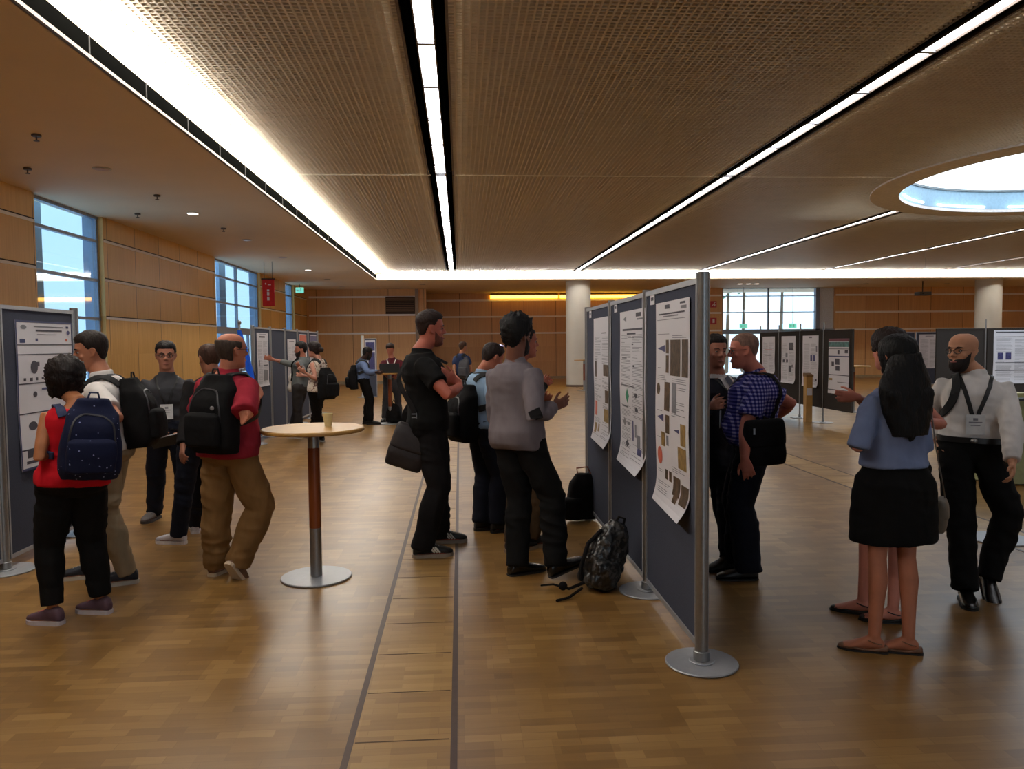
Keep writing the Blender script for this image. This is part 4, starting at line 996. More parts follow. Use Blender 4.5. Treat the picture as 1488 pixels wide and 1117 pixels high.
    # shoes
    if 'shoes' in c:
        q = dict(kind='sneaker', sole=(30, 28, 28)); q.update(c['shoes'])
        solem = mat('sole_%d_%d_%d' % q['sole'], q['sole'], .6, 0, .06)
        for k in 'lr':
            fd, fu, hl = J['fd' + k], J['fu' + k], J['heel' + k]; sd = fd.cross(fu).normalized(); fl = .285 * s * (.9 if female else 1); o0 = hl - fd * .015 * s
            th_ = .026 * s if q['kind'] == 'sneaker' else .010 * s
            SH = ((0, .026, .05), (.06, .036, .085), (.2, .039, .10), (.34, .040, .095), (.48, .043, .072), (.65, .048, .056), (.82, .046, .044), (.93, .036, .034), (1, .018, .022))
            if q['kind'] == 'flat': SH = ((0, .024, .038), (.1, .032, .036), (.3, .032, .014), (.55, .038, .016), (.66, .041, .034), (.82, .037, .032), (.94, .025, .026), (1, .01, .016))
            so = MB().rings([(o0 + fd * (x * fl) + fu * h_, sd * (w_ * s + .003), fd * 0 + Vector((0, 0, 0))) for x, w_, h_ in ()], 4) if False else None
            mb = MB()
            for x0 in (0,):
                rs = []
                for x, w_, h_ in SH:
                    rs.append((o0 + fd * (x * fl) + fu * (th_ + h_ * s * .5 - .004), sd * w_ * s, fu * h_ * s * .5))
                mb.rings(rs, 16, p=2.6)
            if q['kind'] != 'flat': mb.tube([J['a' + k] - fu * .03 * s, J['a' + k] + fu * .005 * s], [.043 * s, .044 * s], 14, round_=False)
            sh_ = link('shoe', fuse(mb, .006 if d < 8 else .01, 3, name='shoe'), q['m'], P.root, None)
            vs = []; n_ = 14; pr_ = [(x, w_) for x, w_, _ in SH]
            outl = [o0 + fd * (x * fl) + sd * (w_ * s * 1.06) for x, w_ in pr_] + [o0 + fd * (x * fl) - sd * (w_ * s * 1.06) for x, w_ in reversed(pr_)]
            outl = [o0 - fd * .006 * s] + outl[:len(pr_)] + [o0 + fd * fl * 1.015] + outl[len(pr_):]
            m_ = len(outl); mb = MB().add([p + fu * .0 for p in outl] + [p + fu * th_ for p in outl], [tuple(reversed(range(m_))), tuple(range(m_, 2 * m_))] + [(i, (i + 1) % m_, m_ + (i + 1) % m_, m_ + i) for i in range(m_)])
            link('sole', mb, solem, sh_, None)
            if q['kind'] == 'sneaker' and d < 8:
                bv = BVHTree.FromPolygons([Vector(v.co) + P.root.location for v in sh_.data.vertices], [tuple(p.vertices) for p in sh_.data.polygons]); mb = MB()
                for j in range(4):
                    cc = o0 + fd * fl * (.46 + .075 * j) + fu * .12 * s; mb2 = ribbon(bv, [cc - sd * .024 * s, cc, cc + sd * .024 * s], .008, .004, .001, 4); mb.add(mb2.v, mb2.f)
                link('laces', mb, mat('laces_%s' % q.get('lace', 'pale'), q.get('lacecol', (150, 146, 144)), .7), sh_, None)
            if q.get('stripes') and d < 7:
                mb = MB(); bv = BVHTree.FromPolygons([Vector(v.co) + P.root.location for v in sh_.data.vertices], [tuple(p.vertices) for p in sh_.data.polygons])
                for side in (-1, 1):
                    for j in range(3):
                        a_ = o0 + fd * fl * (.52 + .07 * j) + sd * side * .06 * s + fu * (.03 * s); b_ = o0 + fd * fl * (.40 + .07 * j) + sd * side * .05 * s + fu * (.085 * s)
                        link('stripe', ribbon(bv, [a_, a_.lerp(b_, .5), b_], .013, .004, .003, 6), WHITEM, sh_, None)
            if q['kind'] == 'flat' and d < 7:
                A_ = J['a' + k]; cc = A_ - fu * .025 * s
                ring_ = [cc + (fd * math.cos(t * math.pi / 8) * .046 + sd * math.sin(t * math.pi / 8) * .038 + fu * (.012 * math.cos(t * math.pi / 8))) * s for t in range(17)]
                link('ankle_strap', MB().tube(ring_, .0035, 6).tube([cc + fd * .045 * s, o0 + fd * fl * .62 + fu * .035 * s], .0035, 6), q['m'], sh_)
    # hair
    for h in c.get('hair', []):
        col = h.get('col', (30, 24, 20)); kind = h['kind']
        if kind == 'cap': mb = shell(hair_mask(h.get('front', .062), h.get('side', .005), h.get('back', -.075)), h.get('t', .012), h.get('rough', .004), h.get('freq', 26))
        elif kind == 'top': 
            tt = h.get('t', .012); lift = h.get('lift', .02)
            mb = shell(hair_mask(h.get('front', .06), h.get('side', .012), h.get('back', -.07)), lambda d_, p_: tt + lift * max(0, d_.z) ** 2, h.get('rough', .005), h.get('freq', 22))
        elif kind == 'bald': mb = shell(bald_mask, h.get('t', .010), .003, 30)
        elif kind == 'beard': mb = shell(jaw_mask, h.get('t', .007), .002, 40)
        elif kind == 'volume': mb = shell(hair_mask(h.get('front', .05), h.get('side', -.06), h.get('back', -.12)), h.get('t', .035), h.get('rough', .012), h.get('freq', 14))
        mb.v = [tuple(HM @ Vector(v)) for v in mb.v]
        link('beard' if kind == 'beard' else 'hair', mb, hairm(col), P.root, None if kind == 'x' else 180)
    if c.get('brows') and d < 9:
        mb = MB()
        for sg in (-1, 1): mb.tube([HM @ Vector(v) for v in ((sg * .016, .0945, .022), (sg * .032, .092, .028), (sg * .05, .08, .024))], [.003 * HS, .004 * HS, .0025 * HS], 6)
        link('eyebrows', mb, hairm(c['brows']), P.root)
        link('lips', MB().tube([HM @ Vector(v) for v in ((-.019, .089, -.070), (0, .0985, -.070), (.019, .089, -.070))], .0052 * HS, 8), LIP, P.root)
    if c.get('glasses'):
        mb = MB()
        for sg in (-1, 1):
            mb.tube([HM @ Vector((sg * .032 + .023 * math.cos(t * math.pi / 8), .101 - abs(.023 * math.cos(t * math.pi / 8) + sg * .032) * .12, .001 + .017 * math.sin(t * math.pi / 8))) for t in range(17)], .0022, 6)
            mb.tube([HM @ Vector(v) for v in ((sg * .056, .094, .005), (sg * .078, .05, .008), (sg * .081, -.008, .006), (sg * .08, -.02, -.008))], .002, 6)
        mb.tube([HM @ Vector((-.01, .103, .003)), HM @ Vector((.01, .103, .003))], .002, 6)
        link('glasses', mb, BLACKM, P.root)
    # lanyard with badge
    if c.get('lanyard'):
        q = c['lanyard']; bv = P.shirt; a, f = axes(.9); m_ = q.get('m', BLACKM)
        bt = q.get('t', .38)
        for sg in (-1, 1):
            pts = [tor(.99) - f * .09 * s, tor(.985) + a * sg * .085 * s - f * .02 * s, tor(.93) + a * sg * .09 * s + f * .1 * s, tor(.75) + a * sg * .06 * s + f * .16 * s, tor(bt + .08) + a * sg * .012 * s + f * .17 * s]
            link('lanyard', ribbon(bv, pts, q.get('w', .018), .003, .006), m_, P.root, None)
        loc, no, _, _ = bv.find_nearest(tor(bt) + f * .2 * s); cc = loc + no * .012; no = Vector((no.x, no.y, 0)).normalized(); sx = UP.cross(no)
        bw, bh = q.get('bw', .048), q.get('bh', .062)
        def bx(mb, hw, hh, t0, t1, mi=0, dz=0):
            return mb.add([cc + sx * x * hw + UP * (z * hh + dz) + no * t for t in (t0, t1) for x, z in ((-1, -1), (1, -1), (1, 1), (-1, 1))], [(0, 1, 2, 3), (4, 5, 6, 7), (0, 1, 5, 4), (1, 2, 6, 5), (2, 3, 7, 6), (3, 0, 4, 7)], mi)
        mb = bx(MB(), bw, bh, 0, .003); bx(mb, bw * .7, .004, .003, .0036, 1, .015); bx(mb, bw * .5, .003, .003, .0036, 1, -.005); bx(mb, bw * .25, .008, .003, .0036, 1, .035)
        link('badge', mb, [mat('badge_white', (205, 205, 205), .4), INK], P.root, None)
    return P

def backpack(P, label, cpx=None, size=(.30, .46, .17), m=None, strapm=None, straps=True, drop=0, t=.5, pocket=True, off=.10, side=0, group=None, tilt=0, smat=None):
    """worn on the back of P, its centre near torso height t"""
    s = P.s; a, f = P.axes(.6); u = P.u; w_, h_, dp = size
    c0 = P.tor(t) - f * (off * s + dp / 2) + a * side
    if cpx: c0 = ony(cpx[0], cpx[1], c0.y)
    root = thing('backpack', label, 'backpack', (c0.x, c0.y, c0.z - h_ / 2), group)
    bk = -f; up = (u + bk * tilt).normalized(); mb = MB(); rs = []
    for k in range(11):
        q = k / 10; z = (q - .5) * h_; ww = w_ / 2 * (1 - .16 * ss(.3, .8, q) - .34 * ss(.78, 1, q) - .12 * ss(.15, 0, q)); dd = dp / 2 * (1 - .5 * ss(.6, 1, q) - .2 * ss(.12, 0, q))
        rs.append((c0 + up * z - bk * (dp / 2 - dd) , a * ww, bk * dd))
    mb.rings(rs, 24, p=3.2)
    body = link('pack_body', fuse(mb, .009, 4, .012, .1, 'pack'), m, root, None)
    bv = BVHTree.FromPolygons([Vector(v.co) + root.location for v in body.data.vertices], [tuple(p.vertices) for p in body.data.polygons])
    zp = [c0 + a * x * w_ + up * z * h_ + bk * dp * .75 for x, z in ((-.42, -.15), (-.42, .1), (-.36, .3), (-.2, .42), (0, .45), (.2, .42), (.36, .3), (.42, .1), (.42, -.15))]
    link('zipper', ribbon(bv, zp, .012, .005, .002, 36), mat('zipper_dark', (58, 58, 62), .4, .3), root, None)
    if pocket:
        mb = MB(); c1 = c0 + bk * dp * .52 - up * h_ * .16
        mb.rings([(c1 + up * z * h_, a * ww * w_, bk * dd * dp) for z, ww, dd in ((-.24, .3, .10), (-.22, .38, .2), (0, .4, .24), (.15, .38, .2), (.19, .3, .08))], 20, p=3)
        link('front_pocket', fuse(mb, .009, 3, .008, .1, 'pocket'), m, root, None)
    sm = strapm or mat('strap_black', (20, 20, 21), .8)
    link('grab_handle', MB().tube([c0 + up * h_ * .47 + a * .035 - bk * .02, c0 + up * (h_ * .5 + .035) + a * .02 - bk * .02, c0 + up * (h_ * .5 + .035) - a * .02 - bk * .02, c0 + up * h_ * .47 - a * .035 - bk * .02], .006, 8), sm, root)
    if straps and P.shirt:
        for sg in (straps if isinstance(straps, tuple) else (-1, 1)):
            T = P.tor
            pts = [T(.86) + a * sg * .08 * s - f * .14 * s, T(.97) + a * sg * .1 * s - f * .05 * s, T(.985) + a * sg * .115 * s + f * .03 * s, T(.86) + a * sg * .12 * s + f * .13 * s, T(.66) + a * sg * .135 * s + f * .14 * s, T(.5) + a * sg * .17 * s + f * .08 * s, T(.42) + a * sg * .18 * s - f * .02 * s, T(.36) + a * sg * .12 * s - f * .12 * s]
            link('shoulder_strap', ribbon(P.shirt, pts, .055 * s, .014, .008), sm, root, None)
        # loose webbing tail
        link('webbing_tail', MB().tube([T(.4) + a * .13 * s - f * .13 * s, T(.25) + a * .15 * s - f * .16 * s, T(.1) + a * .15 * s - f * .17 * s], .006, 6), sm, root)
    return root
def drop_bag(name, label, c, w_, h_, dp, ax, m, rot=0, bulge=.1):
    """soft flat bag hanging below c; ax = width axis"""
    ax = Vector(ax).normalized(); nx = ax.cross(UP).normalized(); root = thing(name, label, 'bag', c)
    mb = MB(); c = Vector(c)
    rz = Matrix.Rotation(rot, 3, nx); a2 = rz @ ax; u2 = rz @ UP
    mb.rings([(c + u2 * (q - .5) * h_, a2 * w_ / 2 * k1, nx * dp / 2 * k2) for q, k1, k2 in ((0, .86, .5), (.05, .97, .8), (.3, 1, 1 + bulge), (.7, .98, .95), (.95, .93, .6), (1, .86, .35))], 24, p=3.5)
    link('bag_body', fuse(mb, .009, 3, .012, .12, 'bag'), m, root, None)
    mb = MB().rings([(c + u2 * (q - .5) * h_ + nx * .004, a2 * w_ / 2 * k1, nx * dp / 2 * k2) for q, k1, k2 in ((.42, .9, 1.0), (.46, .99, 1.15), (.8, 1.0, 1.08), (.97, .95, .75), (1.02, .85, .3))], 24, p=3.5)
    link('flap', fuse(mb, .009, 3, .008, .12, 'flap'), m, root, None)
    return root

BLK = cloth('black', (20, 19, 19)); BLK2 = cloth('soft_black', (26, 24, 25)); NAVY = cloth('navy_trousers', (26, 28, 38)); JEANS = cloth('dark_jeans', (30, 33, 44))
KHAKI = cloth('khaki', (132, 100, 62)); BEIGE = cloth('beige_chino', (150, 134, 108)); WHT = cloth('white_shirt', (214, 208, 204)); CHAR = cloth('charcoal_tee', (58, 58, 62))
REDC = cloth('red_polo', (150, 40, 54)); REDT = cloth('red_top', (188, 22, 34)); LBLUE = cloth('light_blue_shirt', (150, 178, 206)); DENIM = cloth('denim_shirt', (92, 108, 142)); MAROON = cloth('maroon_tee', (74, 24, 32))
GREYJ = cloth('grey_blazer', (118, 110, 114), bump=.15); BLOUSE = cloth('blue_grey_blouse', (122, 134, 168)); SUIT = cloth('dark_suit', (38, 38, 44)); DBLUE = cloth('dark_blue_tee', (44, 54, 84)); GREYT = cloth('grey_trousers', (62, 60, 62)); GREYL = cloth('grey_sleeve', (104, 108, 108))
CHECK = pattern_cloth('blue_check_cloth', 'check', (158, 152, 196), (30, 30, 92), (72, 70, 140)); STARS = pattern_cloth('navy_star_cloth', 'stars', (24, 29, 56), (150, 160, 200)); PRINT = pattern_cloth('cream_print_cloth', 'print', (206, 192, 176), (120, 90, 80)); GLOSS = pattern_cloth('glossy_camouflage', 'glossy', (14, 14, 14), (70, 68, 66), (26, 25, 25))
LEATHER = mat('black_leather', (16, 15, 15), .25, 0, .1, 30, spec=.7); SHBLK = mat('shoe_black', (22, 21, 22), .5); SHNAVY = mat('shoe_navy', (30, 33, 42), .6); SHWHT = mat('shoe_white', (190, 186, 190), .5); SHGREY = mat('shoe_grey', (110, 104, 102), .6); SHMAU = mat('shoe_mauve', (86, 62, 74), .6); SHTAN = mat('shoe_tan', (120, 84, 62), .5)
BAGB = mat('bag_black_nylon', (19, 18, 19), .85, 0, .15, 12, bump=.25, spec=.15); BAGBR = mat('bag_brown_black', (40, 32, 32), .6, 0, .15, 12, bump=.2); BEIGEL = mat('bag_beige', (120, 110, 96), .45)
DK = (26, 21, 19)

# 1 woman with the starry backpack
p = person('woman in red sleeveless top and cropped black trousers, seen from behind, facing the left poster', 4.75, 1.62, -28, (95, 551, .08), (112, 585), (106, 702),
    dict(l=(57, 664, -1, 84, 652, 1, .5), r=(163, 628, 1, 140, 640, 1, .5)), dict(l=(88, 907, -75), r=(158, 891, -75)),
    dict(shirt=dict(m=REDT, sleeve='none', hem=-.02, collar=False, top=.93, g=.026), trousers=dict(m=BLK, hem=.11, thigh=.112, knee=.088, ankle=.066), shoes=dict(m=SHMAU, sole=(190, 180, 184), lace='pink', lacecol=(190, 100, 104)),
         hair=[dict(kind='volume', t=.034, rough=.022, freq=9, back=-.125, side=-.1, col=(28, 20, 18))], brows=DK), hyaw=-40, female=True, skincol=(168, 108, 72), girth=1.12)
backpack(p, 'navy backpack with tiny white stars on the woman in the red top', (133, 638), (.33, .47, .17), STARS, mat('strap_navy', (40, 50, 84), .8), tilt=.05)
# 2 man in the white shirt
p = person('man in white short sleeved shirt and beige trousers beside the left poster', 5.45, 1.79, -95, (132, 511), (148, 546), (162, 655),
    dict(l=(170, 607, -1, 140, 603, -1, .6), r=(150, 610, 1, 122, 600, 1, .5)), dict(l=(198, 846, -108), r=(146, 838, -100)),
    dict(shirt=dict(m=WHT, hem=.0, flare=.02), trousers=dict(m=BEIGE, thigh=.095, knee=.076, ankle=.064), shoes=dict(m=SHNAVY, sole=(180, 172, 160)),
         hair=[dict(kind='top', t=.01, lift=.018, front=.062, col=(34, 24, 18))], brows=DK, lanyard=dict(m=mat('lanyard_grey', (60, 60, 66), .6), t=.3)), hyaw=-118, hpitch=6, skincol=(178, 118, 90))
backpack(p, 'black backpack with pale tag on the man in the white short sleeved shirt', (204, 598), (.30, .48, .2), BAGB)
# 3 man with glasses and notebook
p = person('man with glasses in charcoal shirt with a badge, holding a notebook', 7.1, 1.74, 165, (241, 517), (243, 545), (245, 634),
    dict(r=(206, 606, -1, 226, 623, -1, .5), l=(290, 603, -1, 266, 630, -1, .6)), dict(r=(230, 752, 188), l=(273, 756, 165)),
    dict(shirt=dict(m=CHAR, hem=-.02), trousers=dict(m=JEANS), shoes=dict(m=SHGREY, sole=(60, 54, 52)), hair=[dict(kind='top', t=.009, lift=.012, front=.06, col=(24, 19, 18)), ],
         brows=DK, glasses=True, lanyard=dict(m=BLACKM, t=.36, bw=.052, bh=.065)), hyaw=160, skincol=(168, 112, 90))
hx = p.J['handr']; t = thing('notebook', 'white edged black notebook in the hands of the man with glasses and badge', 'notebook', hx)
mt = Matrix.Translation(hx + Vector((.05, -.02, -.03))) @ Matrix.Rotation(R(-12), 4, 'Y') @ Matrix.Rotation(R(28), 4, 'X')
link('cover', MB().box((-.14, -.005, -.09), (.14, 0, .0), 0, mt), BLACKM, t, None); link('pages', MB().box((-.138, 0, -.088), (.138, .006, .006), 0, mt), PAPER, t, None)
# 4 man in black with white sneakers
p = person('man in black with short brown hair and white sneakers, beside the red polo man', 6.5, 1.69, -40, (304, 521), (310, 548), (292, 650),
    dict(l=(272, 610, -1, 266, 648, -1, .6), r=(338, 600, 1, 330, 640, 1, .5)), dict(l=(268, 790, -75), r=(284, 775, -20)),
    dict(shirt=dict(m=BLK2, sleeve='long', hem=-.1, g=.022), trousers=dict(m=JEANS), shoes=dict(m=SHWHT, sole=(196, 190, 190), stripes=False), hair=[dict(kind='cap', t=.007, front=.062, col=(66, 44, 34))]), hyaw=-42, hpitch=8, skincol=(150, 98, 76))
backpack(p, 'black bag on the back of the man in black, left of the red polo man', (300, 600), (.28, .42, .12), BAGB, straps=False)
# 5 man in the red polo walking away
p = person('balding man in red polo shirt and khaki trousers walking away', 5.45, 1.76, 28, (337, 509), (331, 541), (333, 655),
    dict(l=(286, 606, 1, 300, 640, 1, .5), r=(354, 609, -1, 373, 577, 1, .7)), dict(l=(308, 837, 20), r=(331, 822, 28, .12, 55, (1, .35, 0))),
    dict(shirt=dict(m=REDC, hem=-.06, slen=.8, g=.03), trousers=dict(m=KHAKI, thigh=.112, knee=.1, ankle=.088, hem=.05), shoes=dict(m=SHTAN, sole=(196, 176, 150)),
         hair=[dict(kind='bald', t=.012, col=(64, 52, 44))], glasses=True, brows=(90, 80, 70)), hyaw=48, skincol=(186, 118, 92), girth=1.12, belly=.03)
bp5 = backpack(p, 'large black backpack with small round emblem on the man in the red polo', (311, 601), (.37, .53, .2), BAGB)
link('emblem', MB().ball(ony(308, 593, bp5.location.y - .14), .014, .006, .014), mat('emblem_grey', (130, 125, 125), .4), bp5)
# 7 pointing man and 8 his listener
p = person('bearded man in grey sleeves and black vest pointing at the distant left poster', 13.75, 1.74, -70, (437, 508), (440, 520), (436, 566),
    dict(l=(0, 0, 0, 0, 0, 0), r=(408, 528, 0, 396, 522, 0, .15)) | dict(l=(447, 545, -1, 437, 535, -1, .6)), dict(l=(438, 636, -80), r=(428, 630, -60)),
    dict(shirt=dict(m=GREYL, sleeve='long', hem=.02, slen=.6), trousers=dict(m=GREYT), shoes=dict(m=SHGREY, sole=(190, 186, 180)), hair=[dict(kind='top', t=.012, lift=.02, col=(26, 20, 18)), dict(kind='beard', t=.01, col=(40, 28, 24))]), hyaw=-110, skincol=(164, 104, 84))
vm = MB()
for sg in (-1, 1):
    a, f = p.axes(.6); vm2 = ribbon(p.shirt, [p.tor(.98) + a * sg * .1 + f * .02, p.tor(.8) + a * sg * .11 + f * .16, p.tor(.5) + a * sg * .11 + f * .16, p.tor(.2) + a * sg * .12 + f * .15], .10, .02, .012); vm.add(vm2.v, vm2.f)
link('vest', vm, BLK, p.root, None)
sw = link('tied_sweater', fuse(MB().ball(p.tor(.25) + p.axes(.2)[1] * .12, .12, .08, .13).tube([p.tor(.32) + p.axes(.2)[1] * .1, p.tor(-.05) + p.axes(.2)[1] * .17], [.06, .08]), .02, 3, .03, .1, 'sweater'), WHT, p.root, None)
p = person('person in cream printed sleeveless top with dark tied hair, listening to the pointing man', 12.95, 1.73, -60, (456, 508), (462, 520), (461, 572),
    dict(l=(459, 551, -1, 443, 541, -1, .5), r=(452, 548, 1, 440, 545, 1, .5)), dict(l=(470, 642, -60), r=(457, 636, -60)),
    dict(shirt=dict(m=PRINT, sleeve='none', hem=-.05, collar=False, g=.02), trousers=dict(m=BLK), shoes=dict(m=SHBLK, sole=(120, 120, 120)), hair=[dict(kind='volume', t=.022, back=-.08, side=-.03, col=(34, 24, 22))]), hyaw=-70, female=True, skincol=(196, 140, 120))
link('hair_bun', MB().ball(p.HM @ Vector((0, -.13, .0)), .05, .05, .05), hairm((34, 24, 22)), p.root)
backpack(p, 'black backpack on the listener of the pointing man', (476, 557), (.36, .52, .22), BAGB)
# 9, 10 at the laptop table
p = person('man in denim blue shirt with black backpack leaning to the laptop table', 16.1, 1.76, 78, (534, 513), (526, 523), (529, 563),
    dict(r=(535, 541, -1, 547, 541, -1, .4), l=(537, 540, 1, 550, 540, 1, .4)), dict(l=(528, 616, 90), r=(534, 617, 90)),
    dict(shirt=dict(m=DENIM, sleeve='long', hem=-.02), trousers=dict(m=BLK), shoes=dict(m=SHBLK), hair=[dict(kind='cap', t=.014, col=(18, 15, 15)), dict(kind='beard', t=.008, col=(24, 18, 17))], lanyard=dict(t=.3, m=BLACKM)), hpitch=18, skincol=(58, 38, 32))
backpack(p, 'black backpack on the man in the denim shirt', (512, 548), (.32, .5, .2), BAGB)
p = person('man in maroon shirt bending over the laptop on the distant high table', 17.0, 1.76, 180, (567, 508), (569, 521), (570, 560),
    dict(r=(554, 540, -1, 560, 545, -1, .5), l=(587, 540, -1, 578, 546, -1, .5)), dict(r=(560, 612, 190), l=(580, 612, 170)),
    dict(shirt=dict(m=MAROON, hem=-.05), trousers=dict(m=GREYT), shoes=dict(m=SHBLK), hair=[dict(kind='top', t=.012, lift=.02, col=(44, 28, 22))], lanyard=dict(t=.4, m=WHITEM)), hpitch=16, skincol=(168, 104, 84), girth=1.08)
# 12 distant man
p = person('distant man in dark blue shirt with grey backpack before the far wall', 18.6, 1.74, 30, (673, 504), (671, 514), (671, 552),
    dict(l=(660, 535, -1, 662, 548, -1, .5), r=(684, 535, 0, 684, 550, 1, .5)), dict(l=(668, 600, 20), r=(677, 600, 30)),
    dict(shirt=dict(m=DBLUE, hem=-.05), trousers=dict(m=GREYT), shoes=dict(m=SHBLK), hair=[dict(kind='cap', t=.012, col=(62, 40, 28))]), hyaw=55, skincol=(176, 120, 92))
backpack(p, 'grey backpack on the distant man in the dark blue shirt', (674, 534), (.3, .5, .15), mat('pack_grey', (70, 70, 76), .8))
# 11 man in the black T-shirt
p = person('tall man in black T-shirt with crossed arms and black sneakers with three white stripes', 6.1, 1.92, 82, (626, 478), (612, 511), (625, 632),
    dict(r=(650, 573, -1, 668, 562, 1, .7, (.1, 1, .15), (-1, 0, 0)), l=(668, 568, 1, 661, 553, -1, .6, (-.5, -.6, .35), (-.3, .8, 0))), dict(l=(627, 789, 85), r=(603, 810, 82)),
    dict(shirt=dict(m=BLK, hem=-.08, slen=.62, g=.02), trousers=dict(m=BLK2, thigh=.105, knee=.086, ankle=.08, hem=.04), shoes=dict(m=SHBLK, sole=(150, 136, 122), stripes=True),
         hair=[dict(kind='cap', t=.008, front=.066, side=.02, back=-.055, col=(44, 28, 22)), dict(kind='top', t=.010, lift=.02, front=.066, side=.04, back=.02, col=(40, 25, 20)), dict(kind='beard', t=.0025, col=(110, 62, 50))], brows=DK), hyaw=80, skincol=(176, 98, 80), girth=1.1)
bg = drop_bag('shoulder_bag', 'dark brown shoulder bag behind the man in the black T-shirt', ony(594, 650, 6.0), .30, .34, .12, (1, .1, 0), BAGBR, rot=R(-20))
link('strap', ribbon(p.shirt, [ony(602, 622, 5.98), ony(603, 600, 5.9), p.tor(.7) - p.axes(.7)[1] * .2, p.tor(.98) - p.axes(.9)[0] * .1, p.tor(.8) + p.axes(.8)[1] * .2 - p.axes(.9)[0] * .05], .04, .005, .01, proj=False), BLK2, bg, None)
link('buckle', MB().box((-.02, -.004, -.016), (.02, .004, -.01), 0, Matrix.Translation(ony(602, 604, 5.82))).box((-.02, -.004, .01), (.02, .004, .016), 0, Matrix.Translation(ony(602, 604, 5.82))).box((.014, -.004, -.02), (.02, .004, .022), 0, Matrix.Translation(ony(602, 604, 5.82))), ALU, bg, None)
# 13 man in the light blue shirt
p = person('man in light blue shirt looking down behind the grey blazer man', 6.85, 1.72, 62, (716, 519), (702, 541), (701, 637),
    dict(l=(680, 585, 1, 700, 600, 1, .5), r=(720, 595, -1, 735, 590, 1, .5)), dict(l=(692, 771, 70), r=(716, 774, 70)),
    dict(shirt=dict(m=LBLUE, hem=.0, slen=.75), trousers=dict(m=NAVY, thigh=.1, knee=.084, ankle=.08), shoes=dict(m=SHBLK), hair=[dict(kind='cap', t=.012, col=(34, 22, 18))], lanyard=dict(m=BLACKM, t=.35)), hpitch=24, skincol=(186, 116, 92))
backpack(p, 'black backpack with long webbing on the man in the light blue shirt', (671, 600), (.36, .50, .22), BAGB)
tag(link('sunglasses', MB().tube([p.HM @ Vector((x, .03, .118)) for x in (-.06, -.02, .02, .06)], [.012, .018, .018, .012], 8), mat('sunglass_mirror', (150, 140, 180), .15, .8)), 'mirrored sunglasses pushed up on the head of the man in the light blue shirt', 'sunglasses')
# 15 person hidden behind the blazer
p = person('man in dark top and khaki trousers, hidden behind the grey blazer man', 6.3, 1.80, 80, (763, 497), (752, 530), (765, 640),
    dict(l=(778, 575, 1, 790, 560, 1, .5), r=(770, 590, -1, 786, 583, -1, .5)), dict(l=(738, 803, 60), r=(762, 795, 80)),
    dict(shirt=dict(m=BLK2, sleeve='long', hem=-.05), trousers=dict(m=cloth('dark_khaki', (84, 66, 48))), shoes=dict(m=SHBLK, sole=(150, 130, 110)), hair=[dict(kind='cap', t=.01, col=(34, 24, 20))], brows=DK), hyaw=78, skincol=(168, 98, 78))
# 14 man in the grey blazer
p = person('man in grey blazer with curly black hair, gesturing with an open hand', 5.5, 1.86, 48, (752, 489), (748, 525), (752, 652),
    dict(r=(778, 604, -1, 802, 592, 1, .25, (.8, .3, .3), (0, .9, .4)), l=(720, 606, 1, 752, 596, 1, .5)), dict(l=(742, 836, 65), r=(802, 838, 68, .015, -16, (.8, .4, 0))),
    dict(shirt=dict(m=GREYJ, sleeve='long', hem=-.14, g=.026, minw=.165, flare=.03, name='blazer', crease=.006), trousers=dict(m=BLK, thigh=.102, knee=.084, ankle=.076, hem=.045), shoes=dict(m=LEATHER, kind='oxford'),
         hair=[dict(kind='top', t=.020, lift=.032, rough=.022, freq=9, front=.058, side=-.005, back=-.08, col=(16, 14, 14)), dict(kind='beard', t=.006, col=(24, 18, 18))], brows=DK), hyaw=50, skincol=(118, 76, 60))
link('elbow_patch', ribbon(p.shirt, [p.J['er'] + Vector((-.03, -.08, .06)), p.J['er'] + Vector((0, -.09, 0)), p.J['er'] + Vector((.01, -.08, -.05))], .085, .006, .004, 12), BLK2, p.root, None)
ph = thing('phone', 'dark phone held beyond the hand of the grey blazer man', 'phone', ony(789, 581, 5.9))
link('phone_body', MB().box((-.04, -.005, -.012), (.05, .005, .012), 0, Matrix.Translation(ony(789, 581, 5.9)) @ Matrix.Rotation(.3, 4, 'Z')), BLACKM, ph, None)
# 16 man in the suit
p = person('man in dark suit and grey tie listening beside the nearest post', 5.95, 1.74, 150, (1040, 511), (1042, 545), (1047, 650),
    dict(r=(1014, 598, -1, 1034, 590, -1, .7), l=(1070, 600, 1, 1045, 592, -1, .6)), dict(r=(1062, 806, 200), l=(1066, 822, 240)),
    dict(shirt=dict(m=SUIT, sleeve='long', hem=-.12, g=.022, collar=False, top=.955, name='suit_jacket'), trousers=dict(m=SUIT, thigh=.1, knee=.08, ankle=.072), shoes=dict(m=SHBLK, kind='oxford'),
         hair=[dict(kind='top', t=.01, lift=.016, front=.066, side=.01, col=(30, 22, 18))], brows=DK, lanyard=dict(m=BLACKM, t=.22, bw=.05, bh=.06)), hyaw=172, skincol=(170, 112, 90))
a, f = p.axes(.8)
link('dress_shirt', ribbon(p.shirt, [p.tor(1.0) + f * .07, p.tor(.93) + f * .12, p.tor(.8) + f * .18, p.tor(.6) + f * .18], .12, .008, .003, 20), WHT, p.root, None)
link('collar', MB().rings([(p.tor(.965), a * .078, f * .074), (p.tor(1.04), a * .062, f * .06)], 20, cap=False), WHT, p.root)
link('tie', ribbon(p.shirt, [p.tor(.985) + f * .09, p.tor(.93) + f * .14, p.tor(.8) + f * .2, p.tor(.5) + f * .2], .055, .008, .014, 20), cloth('grey_tie', (96, 100, 112)), p.root, None)
